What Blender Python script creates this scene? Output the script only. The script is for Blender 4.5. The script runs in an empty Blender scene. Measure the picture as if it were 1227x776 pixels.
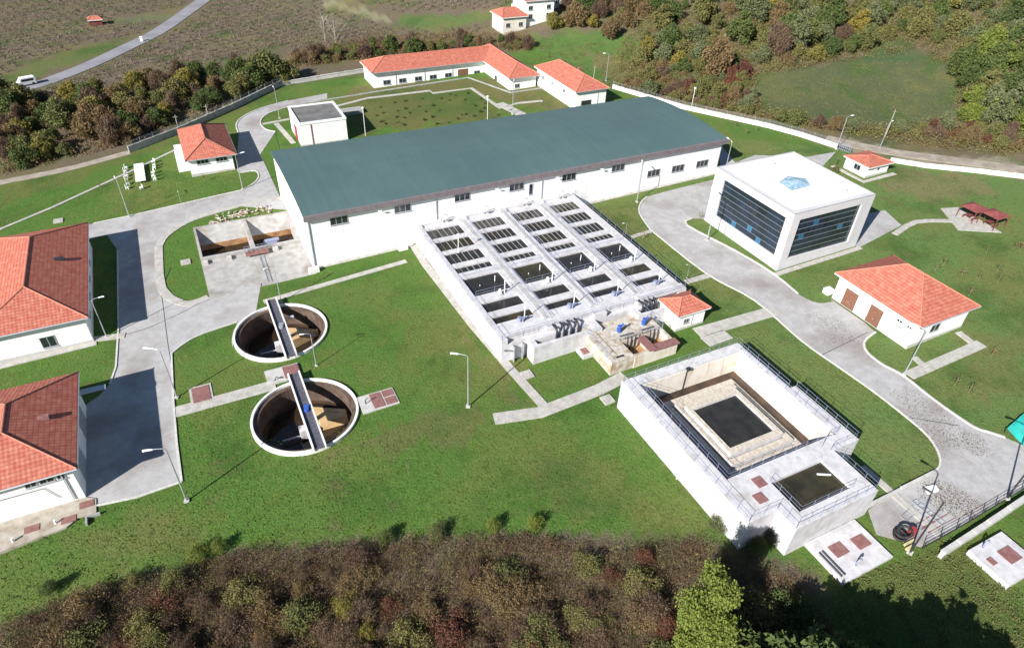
import bpy, math, random
import numpy as np
from mathutils import Vector, Matrix
from mathutils.geometry import tessellate_polygon
random.seed(7); rng = np.random.default_rng(7)
scene = bpy.context.scene
COL = scene.collection
PI = math.pi
SL, SI = .0274, -1.6836            # the site's gentle slope: z = SI + SL*x

# ------------------------------------------------------------------ camera
RC = np.array([[0.896681,-0.441198,0.036303],[-0.243731,-0.560467,-0.791503],[0.369554,0.700874,-0.610087]])
RC = np.array([[0.89668,-0.4412,0.0363],[-0.24373,-0.56047,-0.7915],[0.36955,0.70087,-0.61009]])
FPX, CX, CY, HC = 809.457, 613.5, 388., 60.
cam = bpy.data.cameras.new('camera'); cam.lens = 36*FPX/1227; cam.sensor_width = 36; cam.clip_end = 3000; cam.clip_start = 1
co = bpy.data.objects.new('camera', cam); COL.objects.link(co)
r, d, f = RC
m = Matrix(((r[0], -d[0], -f[0], 0), (r[1], -d[1], -f[1], 0), (r[2], -d[2], -f[2], HC), (0, 0, 0, 1)))
co.matrix_world = m; scene.camera = co

# ------------------------------------------------------------------ terrain
EU = np.array([-300,-60,-26,-4,12,30,42,47,56,70,120,400.]); EV = np.array([52,50,47.5,46,40.5,30,24,16.5,8,0,-50,-300.])
FA = np.array([96.,160.]); FB = np.array([160.,62.])                      # line of the right fence
fn = np.array([(FA-FB)[1], -(FA-FB)[0]]); fn = fn/np.linalg.norm(fn)
if fn[0] < 0: fn = -fn
def zt(u, v):
    z = SI + SL*u
    dd = np.interp(u, EU, EV) - v
    z = z - np.where(dd > 0, 5.0*(1-np.exp(-np.maximum(dd, 0)*.045)), 0)
    h = (u-FA[0])*fn[0] + (v-FA[1])*fn[1] - 6
    h = np.maximum(h, 0)
    z = z + .16*h*(h/(h+14)) + np.where(h > 0, np.sin(u*.07)*np.cos(v*.06)*np.minimum(h*.03, 1.5), 0)
    return z
def Z(u, v): return float(zt(u, v))
def G(px, py, h=0.):
    "point on the terrain seen at a photo pixel"
    dv = RC.T @ np.array([(px-CX)/FPX, (py-CY)/FPX, 1.])
    zz = 0.
    for i in range(34):
        s = (zz+h-HC)/dv[2]; p = dv*s; zn = Z(p[0], p[1]); zz = zz*.5+zn*.5
    return float(p[0]), float(p[1])

# ------------------------------------------------------------------ mesh builder
class MB:
    def __init__(s): s.v = []; s.f = []; s.uv = []; s.col = []
    def face(s, pts, uv=None):
        n = len(s.v); s.v += [tuple(p) for p in pts]; s.f.append(tuple(range(n, n+len(pts)))); s.uv.append(uv); return s
    def box(s, x0, x1, y0, y1, z0, z1):
        n = len(s.v)
        s.v += [(x0,y0,z0),(x1,y0,z0),(x1,y1,z0),(x0,y1,z0),(x0,y0,z1),(x1,y0,z1),(x1,y1,z1),(x0,y1,z1)]
        for q in ((0,3,2,1),(4,5,6,7),(0,1,5,4),(1,2,6,5),(2,3,7,6),(3,0,4,7)): s.f.append(tuple(n+i for i in q)); s.uv.append(None)
        return s
    def tube(s, pts, r, n=6, r2=None, cap=True):
        pts = [Vector(p) for p in pts]; base = len(s.v); K = len(pts)
        for i, p in enumerate(pts):
            t = (pts[min(i+1, K-1)]-pts[max(i-1, 0)]).normalized()
            a = t.orthogonal().normalized() if i == 0 else (pa - t*pa.dot(t)).normalized()
            pa = a; b = t.cross(a)
            rr = r if r2 is None else r+(r2-r)*i/(K-1)
            for k in range(n):
                w = 2*PI*k/n; s.v.append(tuple(p+a*(rr*math.cos(w))+b*(rr*math.sin(w))))
        for i in range(K-1):
            for k in range(n):
                k2 = (k+1) % n
                s.f.append((base+i*n+k, base+i*n+k2, base+(i+1)*n+k2, base+(i+1)*n+k)); s.uv.append(None)
        if cap:
            s.f.append(tuple(base+k for k in range(n))[::-1]); s.uv.append(None)
            s.f.append(tuple(base+(K-1)*n+k for k in range(n))); s.uv.append(None)
        return s
    def prism(s, poly, z0, z1, tilt=False):
        poly = list(poly); A = sum(poly[i][0]*poly[(i+1) % len(poly)][1]-poly[(i+1) % len(poly)][0]*poly[i][1] for i in range(len(poly)))
        if A < 0: poly = poly[::-1]
        n = len(s.v); k = len(poly)
        g = (lambda p: Z(*p)) if tilt else (lambda p: 0)
        s.v += [(p[0],p[1],z0+g(p)) for p in poly]+[(p[0],p[1],z1+g(p)) for p in poly]
        for i in range(k): s.f.append((n+i, n+(i+1) % k, n+k+(i+1) % k, n+k+i)); s.uv.append(None)
        tris = tessellate_polygon([[Vector((p[0],p[1],0)) for p in poly]])
        for t in tris:
            a, b, c = t
            ar = (poly[b][0]-poly[a][0])*(poly[c][1]-poly[a][1])-(poly[c][0]-poly[a][0])*(poly[b][1]-poly[a][1])
            if ar < 0: a, b, c = c, b, a
            s.f.append((n+k+a, n+k+b, n+k+c)); s.uv.append(None)
            s.f.append((n+c, n+b, n+a)); s.uv.append(None)
        return s
    def steps(s, xs, ys, H, zb):
        "stepped block: H[j][i] top height of cell (xs[i]..xs[i+1], ys[j]..ys[j+1])"
        nx, ny = len(xs)-1, len(ys)-1
        h = lambda i, j: H[j][i] if 0 <= i < nx and 0 <= j < ny and H[j][i] is not None else zb
        for j in range(ny):
            for i in range(nx):
                if H[j][i] is None: continue
                a, b, c, d_, z = xs[i], xs[i+1], ys[j], ys[j+1], H[j][i]
                s.face([(a,c,z),(b,c,z),(b,d_,z),(a,d_,z)])
                for (ii, jj, P, Q) in ((i-1,j,(a,d_),(a,c)),(i+1,j,(b,c),(b,d_)),(i,j-1,(a,c),(b,c)),(i,j+1,(b,d_),(a,d_))):
                    hz = h(ii, jj)
                    if hz < z-1e-6: s.face([(P[0],P[1],hz),(Q[0],Q[1],hz),(Q[0],Q[1],z),(P[0],P[1],z)])
        return s
    def build(s, name, mat, parent=None, local=False, smooth=False):
        me = bpy.data.meshes.new(name)
        o = bpy.data.objects.new(name, me)
        off = Vector((0,0,0))
        if parent is not None:
            o.parent = parent
            if not local:
                p = parent
                while p is not None: off += p.location; p = p.parent
        me.from_pydata([(x-off[0],y-off[1],z-off[2]) for x, y, z in s.v], [], s.f)
        if any(u is not None for u in s.uv):
            l = me.uv_layers.new(name='UVMap'); k = 0
            for fi, u in enumerate(s.uv):
                for q in range(len(s.f[fi])):
                    l.data[k].uv = u[q] if u is not None else (0, 0); k += 1
        if smooth: me.polygons.foreach_set('use_smooth', [True]*len(me.polygons))
        me.materials.append(mat); COL.objects.link(o)
        return o
def at_base(o, x, y, z):
    "moves a top-level one-mesh thing's origin to its base"
    o.data.transform(Matrix.Translation((-x,-y,-z))); o.location = (x,y,z); return o
def tag(o, label=None, cat=None, group=None, kind=None):
    if label: o['label'] = label
    if cat: o['category'] = cat
    if group: o['group'] = group
    if kind: o['kind'] = kind
    return o
def thing(name, loc, label, cat, group=None):
    o = bpy.data.objects.new(name, None); COL.objects.link(o); o.location = loc; o.empty_display_size = .3
    return tag(o, label, cat, group)
def copy_tree(o, parent=None):
    c = o.copy(); COL.objects.link(c); c.parent = parent
    for ch in o.children: copy_tree(ch, c)
    return c

# ------------------------------------------------------------------ materials
def mat(name, col, rough=.8, col2=None, scale=3., bump=0., bscale=30., metal=0., detail=6, spec=.3, lo=.35, hi=.65, col3=None, scale3=.3, lo3=.45, hi3=.7):
    m = bpy.data.materials.new(name); m.use_nodes = True; nt = m.node_tree; N = nt.nodes; L = nt.links
    b = N['Principled BSDF']; b.inputs['Base Color'].default_value = (*col, 1); b.inputs['Roughness'].default_value = rough
    b.inputs['Metallic'].default_value = metal; b.inputs['Specular IOR Level'].default_value = spec
    tc = N.new('ShaderNodeNewGeometry')
    last = None
    if col2:
        n = N.new('ShaderNodeTexNoise'); n.inputs['Scale'].default_value = scale; n.inputs['Detail'].default_value = detail; L.new(tc.outputs['Position'], n.inputs['Vector'])
        r = N.new('ShaderNodeMapRange'); r.inputs[1].default_value = lo; r.inputs[2].default_value = hi; L.new(n.outputs['Fac'], r.inputs[0])
        x = N.new('ShaderNodeMix'); x.data_type = 'RGBA'; x.inputs[6].default_value = (*col,1); x.inputs[7].default_value = (*col2,1)
        L.new(r.outputs[0], x.inputs[0]); last = x.outputs[2]
    if col3:
        n = N.new('ShaderNodeTexNoise'); n.inputs['Scale'].default_value = scale3; n.inputs['Detail'].default_value = 8; L.new(tc.outputs['Position'], n.inputs['Vector'])
        r = N.new('ShaderNodeMapRange'); r.inputs[1].default_value = lo3; r.inputs[2].default_value = hi3; L.new(n.outputs['Fac'], r.inputs[0])
        x = N.new('ShaderNodeMix'); x.data_type = 'RGBA'; x.inputs[7].default_value = (*col3,1); L.new(last, x.inputs[6])
        L.new(r.outputs[0], x.inputs[0]); last = x.outputs[2]
    if last is not None: L.new(last, b.inputs['Base Color'])
    if bump:
        n = N.new('ShaderNodeTexNoise'); n.inputs['Scale'].default_value = bscale; n.inputs['Detail'].default_value = 5; L.new(tc.outputs['Position'], n.inputs['Vector'])
        bp = N.new('ShaderNodeBump'); bp.inputs['Strength'].default_value = bump; bp.inputs['Distance'].default_value = .1; L.new(n.outputs['Fac'], bp.inputs['Height']); L.new(bp.outputs[0], b.inputs['Normal'])
    return m
def streaks(m, col, amount=.5, sx=2., sz=.15, lo=.55, hi=.75):
    "vertical run-off stains on walls"
    nt = m.node_tree; N = nt.nodes; L = nt.links; b = N['Principled BSDF']
    g = N.new('ShaderNodeNewGeometry'); mp = N.new('ShaderNodeMapping'); mp.inputs['Scale'].default_value = (sx,sx,sz); L.new(g.outputs['Position'], mp.inputs[0])
    n = N.new('ShaderNodeTexNoise'); n.inputs['Scale'].default_value = 1.; n.inputs['Detail'].default_value = 6; L.new(mp.outputs[0], n.inputs['Vector'])
    r = N.new('ShaderNodeMapRange'); r.inputs[1].default_value = lo; r.inputs[2].default_value = hi; r.inputs[4].default_value = amount; L.new(n.outputs['Fac'], r.inputs[0])
    x = N.new('ShaderNodeMix'); x.data_type = 'RGBA'; x.inputs[7].default_value = (*col,1)
    if b.inputs['Base Color'].is_linked: L.new(b.inputs['Base Color'].links[0].from_socket, x.inputs[6])
    else: x.inputs[6].default_value = b.inputs['Base Color'].default_value
    L.new(r.outputs[0], x.inputs[0]); L.new(x.outputs[2], b.inputs['Base Color']); return m
M = {}
M['white'] = streaks(mat('white_render', (.8,.8,.79), .85, (.72,.72,.71), .6, .05, 20), (.5,.48,.45), .25)
M['panel'] = streaks(mat('shade_toned_white_cladding', (.56,.545,.56), .6, (.5,.49,.51), .4), (.42,.4,.4), .25)  # white office walls, their lilac-grey shading against the roof put into the colour
M['basin'] = streaks(mat('dirty_basin_concrete', (.52,.5,.46), .85, (.4,.35,.28), 1.2, .1, 10, col3=(.28,.19,.11), scale3=.6, lo3=.52, hi3=.75), (.25,.15,.07), .7, 2., .3, .5, .7)
M['cream'] = streaks(mat('cream_render', (.68,.64,.55), .85, (.6,.56,.48), .6), (.4,.37,.32), .3)
M['tank'] = streaks(mat('tank_concrete_paint', (.56,.55,.57), .8, (.47,.46,.475), 1.2, .1, 12, col3=(.34,.32,.31), scale3=.5, lo3=.53, hi3=.8), (.3,.26,.21), .5)
M['tankin'] = streaks(mat('stained_tank_concrete', (.64,.6,.54), .8, (.56,.47,.35), .8, .1, 8, lo=.45, hi=.8), (.3,.15,.05), .6, 1.2, .25, .54, .78)
M['ledge'] = mat('weathered_launder_concrete', (.55,.5,.44), .85, (.4,.35,.28), 3., .1, 20)
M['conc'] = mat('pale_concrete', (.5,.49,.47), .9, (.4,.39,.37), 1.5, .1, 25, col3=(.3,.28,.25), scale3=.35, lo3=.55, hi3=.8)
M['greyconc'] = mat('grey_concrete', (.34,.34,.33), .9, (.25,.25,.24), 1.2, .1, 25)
M['wallwhite'] = streaks(mat('whitewashed_block', (.75,.74,.72), .9, (.6,.58,.55), 1.2, .1, 10), (.4,.37,.33), .4)
M['kerb'] = mat('kerb_stone', (.56,.55,.53), .85, (.42,.41,.39), 2.5, .1, 20)
M['metal'] = mat('galvanised_steel', (.5,.52,.56), .45, metal=.6, spec=.5)
M['rail'] = mat('blue_grey_painted_rail', (.27,.3,.42), .5, metal=.2)
M['dark'] = mat('dark_steel', (.05,.05,.06), .5, metal=.4)
M['blue'] = mat('blue_machine_paint', (.04,.1,.4), .4)
M['lampwhite'] = mat('white_lamp_shell', (.85,.85,.85), .3)
M['hatch'] = mat('red_brown_steel_hatch', (.19,.085,.08), .7, (.25,.13,.12), 2.)
M['door'] = mat('brown_door', (.2,.1,.06), .6, (.15,.07,.05), 3.)
M['reddoor'] = mat('red_door', (.3,.04,.04), .6)
M['bitumen'] = mat('grey_bitumen', (.11,.11,.11), .9, (.17,.165,.16), .5, .2, 8)
M['fascia'] = mat('grey_brown_fascia', (.14,.12,.13), .6, (.18,.155,.165), 1.5)
M['mud'] = mat('brown_sludge', (.075,.04,.025), .4, (.03,.02,.015), .6, .3, 4, spec=.5)
M['tan'] = mat('tan_rusty_concrete', (.42,.25,.12), .85, (.25,.12,.06), .9, .2, 6)
M['teal'] = mat('turquoise_tarpaulin', (.03,.5,.42), .5, (.05,.4,.36), 1.)
M['red'] = mat('red_painted_wood', (.13,.03,.03), .7, (.18,.045,.04), 3.)
M['wood'] = mat('weathered_wood', (.25,.2,.15), .8, (.18,.14,.1), 6.)
M['bark'] = mat('tree_bark', (.16,.13,.1), .9, (.1,.08,.06), 8., .3, 15)
M['palebark'] = mat('pale_bark', (.36,.33,.29), .9, (.24,.22,.19), 8.)
M['rubber'] = mat('black_rubber', (.03,.03,.03), .7)
M['bedconc'] = mat('grey_bed_concrete', (.4,.385,.37), .9, (.3,.285,.27), 1., .15, 20, col3=(.2,.17,.14), scale3=.3, lo3=.52, hi3=.78)
M['deckgrate'] = mat('dark_deck_grating', (.1,.1,.12), .7, (.06,.06,.08), 3.)
M['sand'] = mat('dry_timber_yellow', (.5,.42,.22), .8)
def glassy(name, col, rough=.08, spec=.8, bump=0, bscale=2.):
    m = mat(name, col, rough, spec=spec, bump=bump, bscale=bscale); return m
M['glass'] = glassy('dark_window_glass', (.02,.025,.03), .08)
M['curtain'] = mat('blue_curtain_glass', (.018,.03,.05), .12, (.01,.018,.022), .35, spec=.5, lo=.4, hi=.6)
M['mull'] = mat('grey_mullion', (.2,.22,.25), .5, metal=.3)
M['bluepane'] = glassy('blue_pane_glass', (.03,.12,.22), .1)  # bluer glass for some of the opening panes
M['sky_glass'] = mat('pale_blue_skylight_glass', (.16,.3,.42), .1, (.38,.5,.58), 1.2, spec=.8)
M['water'] = mat('dark_basin_water', (.022,.021,.02), .12, (.035,.033,.03), .8, .05, 3, spec=.35)
M['olivewater'] = mat('olive_basin_water', (.05,.042,.022), .15, (.022,.02,.014), .5, spec=.4)
M['brownwater'] = mat('brown_basin_water', (.035,.022,.012), .06, (.015,.014,.012), .3, spec=.5)
M['road'] = mat('concrete_paver_road', (.42,.41,.41), .9, (.35,.34,.335), .8, .15, 30, col3=(.24,.205,.19), scale3=.12, lo3=.5, hi3=.75)
M['asphalt'] = mat('old_grey_asphalt', (.24,.235,.26), .9, (.19,.185,.2), .2)
M['dirt'] = mat('pale_dirt', (.34,.3,.25), .95, (.24,.2,.16), .6, .3, 6)
M['path'] = mat('pale_path_slabs', (.46,.44,.41), .9, (.36,.34,.31), 1.2, .1, 25)
def paver_lines(m, w=.6, h=.3, amt=.12):
    nt = m.node_tree; N = nt.nodes; L = nt.links; b = N['Principled BSDF']
    g = N.new('ShaderNodeNewGeometry'); br = N.new('ShaderNodeTexBrick')
    br.inputs['Color1'].default_value = (1,1,1,1); br.inputs['Color2'].default_value = (.86,.86,.86,1); br.inputs['Mortar'].default_value = (.6,.6,.6,1)
    br.inputs['Scale'].default_value = 1.; br.inputs['Brick Width'].default_value = w; br.inputs['Row Height'].default_value = h; br.inputs['Mortar Size'].default_value = .015
    L.new(g.outputs['Position'], br.inputs['Vector'])
    x = N.new('ShaderNodeMix'); x.data_type = 'RGBA'; x.blend_type = 'MULTIPLY'; x.inputs[0].default_value = .7
    L.new(b.inputs['Base Color'].links[0].from_socket, x.inputs[6]); L.new(br.outputs['Color'], x.inputs[7]); L.new(x.outputs[2], b.inputs['Base Color'])
paver_lines(M['road'], .4, .25); paver_lines(M['path'], .5, .5)
def tile_mat(name, c1, c2, c3):
    m = bpy.data.materials.new(name); m.use_nodes = True; nt = m.node_tree; N = nt.nodes; L = nt.links; b = N['Principled BSDF']
    b.inputs['Roughness'].default_value = .8; b.inputs['Specular IOR Level'].default_value = .2
    uv = N.new('ShaderNodeUVMap'); sp = N.new('ShaderNodeSeparateXYZ'); L.new(uv.outputs[0], sp.inputs[0])
    def wave(sock, per, ph=0):
        a = N.new('ShaderNodeMath'); a.operation = 'MULTIPLY'; a.inputs[1].default_value = 1/per; L.new(sock, a.inputs[0])
        fr = N.new('ShaderNodeMath'); fr.operation = 'FRACT'; L.new(a.outputs[0], fr.inputs[0]); return fr.outputs[0]
    wx = wave(sp.outputs[0], .46); wy = wave(sp.outputs[1], .5)
    pp = N.new('ShaderNodeMath'); pp.operation = 'PINGPONG'; pp.inputs[1].default_value = .5; L.new(wx, pp.inputs[0])
    n = N.new('ShaderNodeTexNoise'); n.inputs['Scale'].default_value = 1.3; n.inputs['Detail'].default_value = 8; L.new(uv.outputs[0], n.inputs['Vector'])
    n2 = N.new('ShaderNodeTexWhiteNoise'); n2.noise_dimensions = '2D'
    sn = N.new('ShaderNodeVectorMath'); sn.operation = 'SNAP'; sn.inputs[1].default_value = (.46,.5,1); L.new(uv.outputs[0], sn.inputs[0]); L.new(sn.outputs[0], n2.inputs['Vector'])
    r = N.new('ShaderNodeMapRange'); r.inputs[1].default_value = .35; r.inputs[2].default_value = .7; L.new(n.outputs['Fac'], r.inputs[0])
    x = N.new('ShaderNodeMix'); x.data_type = 'RGBA'; x.inputs[6].default_value = (*c1,1); x.inputs[7].default_value = (*c2,1); L.new(r.outputs[0], x.inputs[0])
    y = N.new('ShaderNodeMix'); y.data_type = 'RGBA'; y.inputs[7].default_value = (*c3,1); L.new(x.outputs[2], y.inputs[6])
    k = N.new('ShaderNodeMapRange'); k.inputs[1].default_value = .6; k.inputs[2].default_value = 1.; k.inputs[4].default_value = .55; L.new(n2.outputs['Value'], k.inputs[0]); L.new(k.outputs[0], y.inputs[0])
    # joints between the courses are dark clay gaps
    z = N.new('ShaderNodeMix'); z.data_type = 'RGBA'; z.inputs[7].default_value = (c1[0]*.35,c1[1]*.35,c1[2]*.35,1); L.new(y.outputs[2], z.inputs[6])
    k2 = N.new('ShaderNodeMapRange'); k2.inputs[1].default_value = .14; k2.inputs[2].default_value = .02; k2.inputs[3].default_value = 0; k2.inputs[4].default_value = .6; L.new(pp.outputs[0], k2.inputs[0])
    k3 = N.new('ShaderNodeMapRange'); k3.inputs[1].default_value = .3; k3.inputs[2].default_value = .05; k3.inputs[3].default_value = 0; k3.inputs[4].default_value = .55; L.new(wy, k3.inputs[0])
    k4 = N.new('ShaderNodeMath'); k4.operation = 'MULTIPLY'; k4.inputs[1].default_value = .5; L.new(k2.outputs[0], k4.inputs[0])
    mx = N.new('ShaderNodeMath'); mx.operation = 'MAXIMUM'; L.new(k4.outputs[0], mx.inputs[0]); L.new(k3.outputs[0], mx.inputs[1]); L.new(mx.outputs[0], z.inputs[0])
    L.new(z.outputs[2], b.inputs['Base Color'])
    ad = N.new('ShaderNodeMath'); ad.operation = 'MULTIPLY_ADD'; ad.inputs[1].default_value = .35; L.new(wy, ad.inputs[0]); L.new(pp.outputs[0], ad.inputs[2])
    bp = N.new('ShaderNodeBump'); bp.inputs['Strength'].default_value = .7; bp.inputs['Distance'].default_value = .06; L.new(ad.outputs[0], bp.inputs['Height']); L.new(bp.outputs[0], b.inputs['Normal'])
    return m
M['tile'] = tile_mat('clay_tile_orange', (.4,.11,.075), (.5,.2,.14), (.32,.09,.06))
M['ridge'] = mat('pale_ridge_tile', (.48,.2,.14), .8, (.4,.15,.1), 4.)
M['roofgreen'] = mat('grey_green_sheet_roof', (.072,.122,.122), .6, (.08,.132,.13), .12, col3=(.067,.112,.114), scale3=.05)
def seams(m, per=1.0):
    nt = m.node_tree; N = nt.nodes; L = nt.links; b = N['Principled BSDF']
    g = N.new('ShaderNodeNewGeometry'); sp = N.new('ShaderNodeSeparateXYZ'); L.new(g.outputs['Position'], sp.inputs[0])
    a = N.new('ShaderNodeMath'); a.operation = 'MULTIPLY'; a.inputs[1].default_value = 1/per; L.new(sp.outputs[0], a.inputs[0])
    fr = N.new('ShaderNodeMath'); fr.operation = 'FRACT'; L.new(a.outputs[0], fr.inputs[0])
    gt = N.new('ShaderNodeMath'); gt.operation = 'GREATER_THAN'; gt.inputs[1].default_value = .9; L.new(fr.outputs[0], gt.inputs[0])
    fl = N.new('ShaderNodeMath'); fl.operation = 'FLOOR'; L.new(a.outputs[0], fl.inputs[0])
    wn = N.new('ShaderNodeTexWhiteNoise'); wn.noise_dimensions = '1D'; L.new(fl.outputs[0], wn.inputs['W'])
    r = N.new('ShaderNodeMapRange'); r.inputs[3].default_value = .97; r.inputs[4].default_value = 1.03; L.new(wn.outputs['Value'], r.inputs[0])
    mp = N.new('ShaderNodeMapping'); mp.inputs['Scale'].default_value = (1.6,.12,.1); L.new(g.outputs['Position'], mp.inputs[0])
    ns = N.new('ShaderNodeTexNoise'); ns.inputs['Scale'].default_value = 1.; ns.inputs['Detail'].default_value = 7; L.new(mp.outputs[0], ns.inputs['Vector'])
    r2 = N.new('ShaderNodeMapRange'); r2.inputs[1].default_value = .3; r2.inputs[2].default_value = .7; r2.inputs[3].default_value = .95; r2.inputs[4].default_value = 1.04; L.new(ns.outputs['Fac'], r2.inputs[0])
    mu = N.new('ShaderNodeMath'); mu.operation = 'MULTIPLY'; L.new(r.outputs[0], mu.inputs[0]); L.new(r2.outputs[0], mu.inputs[1])
    vm = N.new('ShaderNodeVectorMath'); vm.operation = 'SCALE'; L.new(b.inputs['Base Color'].links[0].from_socket, vm.inputs[0]); L.new(mu.outputs[0], vm.inputs['Scale']); L.new(vm.outputs[0], b.inputs['Base Color'])
    bp = N.new('ShaderNodeBump'); bp.inputs['Strength'].default_value = .35; bp.inputs['Distance'].default_value = .05; L.new(gt.outputs[0], bp.inputs['Height']); L.new(bp.outputs[0], b.inputs['Normal'])
seams(M['roofgreen'], 1.0)
def leaf_mat(name, ca, cb, cc, trans=.25):
    m = bpy.data.materials.new(name); m.use_nodes = True; nt = m.node_tree; N = nt.nodes; L = nt.links; b = N['Principled BSDF']
    b.inputs['Roughness'].default_value = .7; b.inputs['Specular IOR Level'].default_value = .15
    oi = N.new('ShaderNodeObjectInfo'); at = N.new('ShaderNodeAttribute'); at.attribute_name = 'var'
    x = N.new('ShaderNodeMix'); x.data_type = 'RGBA'; x.inputs[6].default_value = (*ca,1); x.inputs[7].default_value = (*cb,1); L.new(at.outputs['Fac'], x.inputs[0])
    y = N.new('ShaderNodeMix'); y.data_type = 'RGBA'; y.inputs[7].default_value = (*cc,1); L.new(x.outputs[2], y.inputs[6])
    r = N.new('ShaderNodeMath'); r.operation = 'MULTIPLY'; r.inputs[1].default_value = .7; L.new(oi.outputs['Random'], r.inputs[0]); L.new(r.outputs[0], y.inputs[0])
    L.new(y.outputs[2], b.inputs['Base Color'])
    t = N.new('ShaderNodeBsdfTranslucent'); L.new(y.outputs[2], t.inputs['Color'])
    ms = N.new('ShaderNodeMixShader'); ms.inputs[0].default_value = trans; L.new(b.outputs[0], ms.inputs[1]); L.new(t.outputs[0], ms.inputs[2])
    L.new(ms.outputs[0], N['Material Output'].inputs['Surface']); return m
LM = dict(
 green=leaf_mat('leaf_green', (.08,.115,.035), (.14,.17,.05), (.07,.1,.035)),
 bright=leaf_mat('leaf_bright', (.15,.2,.035), (.26,.29,.07), (.17,.21,.05), .35),
 olive=leaf_mat('leaf_olive', (.14,.135,.045), (.24,.21,.08), (.12,.14,.05)),
 yellow=leaf_mat('leaf_yellow', (.19,.16,.04), (.34,.26,.06), (.17,.17,.05)),
 brown=leaf_mat('leaf_brown', (.17,.115,.055), (.27,.19,.095), (.15,.11,.055)),
 rust=leaf_mat('leaf_rust', (.13,.055,.035), (.22,.1,.055), (.11,.05,.04)),
 grey=leaf_mat('leaf_greygreen', (.13,.15,.07), (.2,.21,.11), (.12,.14,.06)),
 twig=leaf_mat('dry_twigs', (.1,.068,.048), (.21,.145,.09), (.09,.055,.04), .1),
 hazel=leaf_mat('hazel_twigs', (.16,.12,.1), (.24,.18,.15), (.15,.12,.09), .1),
 grass=leaf_mat('grass_blades', (.06,.12,.02), (.1,.16,.035), (.08,.13,.03), .3))

# ------------------------------------------------------------------ ground
def poly_px(*pts): return [G(*p) for p in pts]
def inside(poly, U, V):
    res = np.zeros(U.shape, bool); n = len(poly)
    for i in range(n):
        x0, y0 = poly[i]; x1, y1 = poly[(i+1) % n]
        if y0 == y1: continue
        c = ((V >= min(y0,y1)) & (V < max(y0,y1)) & (U < (x1-x0)*(V-y0)/(y1-y0)+x0)); res ^= c
    return res
us = np.concatenate([np.arange(-260,-50,4), np.arange(-50,150,1), np.arange(150,560,4)]).astype(float)
vs = np.concatenate([np.arange(-60,0,4), np.arange(0,176,1), np.arange(176,640,4)]).astype(float)
UU, VV = np.meshgrid(us, vs)
ZZ = zt(UU, VV)
def nz(s, a, seed):
    r = np.random.default_rng(seed); o = np.zeros(UU.shape)
    for k in range(7):
        th = r.uniform(0, 2*PI); w = r.uniform(.6,1.8)/s; ph = r.uniform(0, 6.28); o += np.sin((UU*np.cos(th)+VV*np.sin(th))*w*2*PI+ph)
    return o/7*a*2
DU, DV = UU+nz(9,1.6,1)+nz(3,.7,2), VV+nz(9,1.6,3)+nz(3,.7,4)
C_SC = np.array([.16,.12,.095]); colr = np.ones(UU.shape+(3,))*C_SC
mixn = np.clip(nz(14,.5,5)+.5, 0, 1)[...,None]
colr = colr*(1-mixn*.4)+np.array([.11,.1,.055])*mixn*.4
def zone(pxpoly, col, exact=False, k=1.):
    p = poly_px(*pxpoly)
    mk = inside(p, UU if exact else DU, VV if exact else DV)
    colr[mk] = colr[mk]*(1-k)+np.array(col)*k
LAWN = (.085,.168,.032)
zone([(905,88),(1000,72),(1100,55),(1155,85),(1150,150),(1060,160),(960,150),(900,125)], (.085,.1,.05))
zone([(1030,40),(1090,45),(1090,80),(1030,75)], (.06,.1,.045))
zone([(620,48),(680,36),(750,42),(810,70),(760,105),(650,78)], (.09,.17,.045))
zone([(700,60),(760,75),(900,130),(1000,160),(900,145),(735,100)], (.2,.15,.08), k=.7)
zone([(480,20),(600,12),(600,22),(530,35),(480,34)], (.1,.15,.05))
zone([(130,25),(225,12),(215,22),(140,28)], (.14,.15,.08)); zone([(100,55),(170,45),(80,80),(0,105),(0,92)], (.11,.14,.05))
zone([(395,0),(470,22),(475,30),(450,26),(385,4)], (.24,.22,.14))
# the plant's own grass
zone([(-200,330),(0,222),(160,182),(250,145),(335,104),(440,90),(470,76),(640,60),(690,80),(735,106),(820,131),(920,152),(1000,178),(1070,196),(1230,214),(1500,240),(1500,900),(1000,900),(1000,705),(960,680),(900,655),(830,640),(640,638),(500,642),(300,655),(200,682),(120,702),(0,745),(-200,800)], LAWN, True)
zone([(560,250),(700,235),(870,165),(1000,178),(1230,214),(1500,240),(1500,620),(1227,560),(1125,560),(1060,600),(760,300)], (.12,.19,.055), True)  # right lawn made paler: hazy, washed-out light put into its colour
zone([(405,128),(470,112),(560,110),(600,140),(430,160)], (.12,.11,.045), k=.75)
zone([(500,112),(575,106),(600,130),(560,140),(520,140)], (.07,.12,.03), k=.8)
zone([(440,100),(640,92),(700,140),(600,120),(560,104),(430,124),(400,122)], (.16,.13,.06), k=.8)
zone([(1070,200),(1180,212),(1180,235),(1120,245),(1060,225)], (.2,.17,.085), k=.75)
zone([(1165,320),(1227,320),(1227,380),(1190,370)], (.14,.16,.05), k=.5)
zone([(0,222),(160,182),(330,106),(330,116),(200,175),(0,250)], (.13,.14,.045), k=.7)
zone([(1000,705),(960,680),(1000,690),(1080,670),(1160,640),(1227,660),(1227,776),(1010,776)], (.1,.13,.04), k=.7)
zone([(1000,160),(1070,178),(1227,196),(1227,212),(1070,194),(1000,176)], (.3,.26,.2))
zone([(410,520),(520,500),(580,490),(600,510),(520,530),(400,545)], (.15,.12,.06), k=.5)
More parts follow.
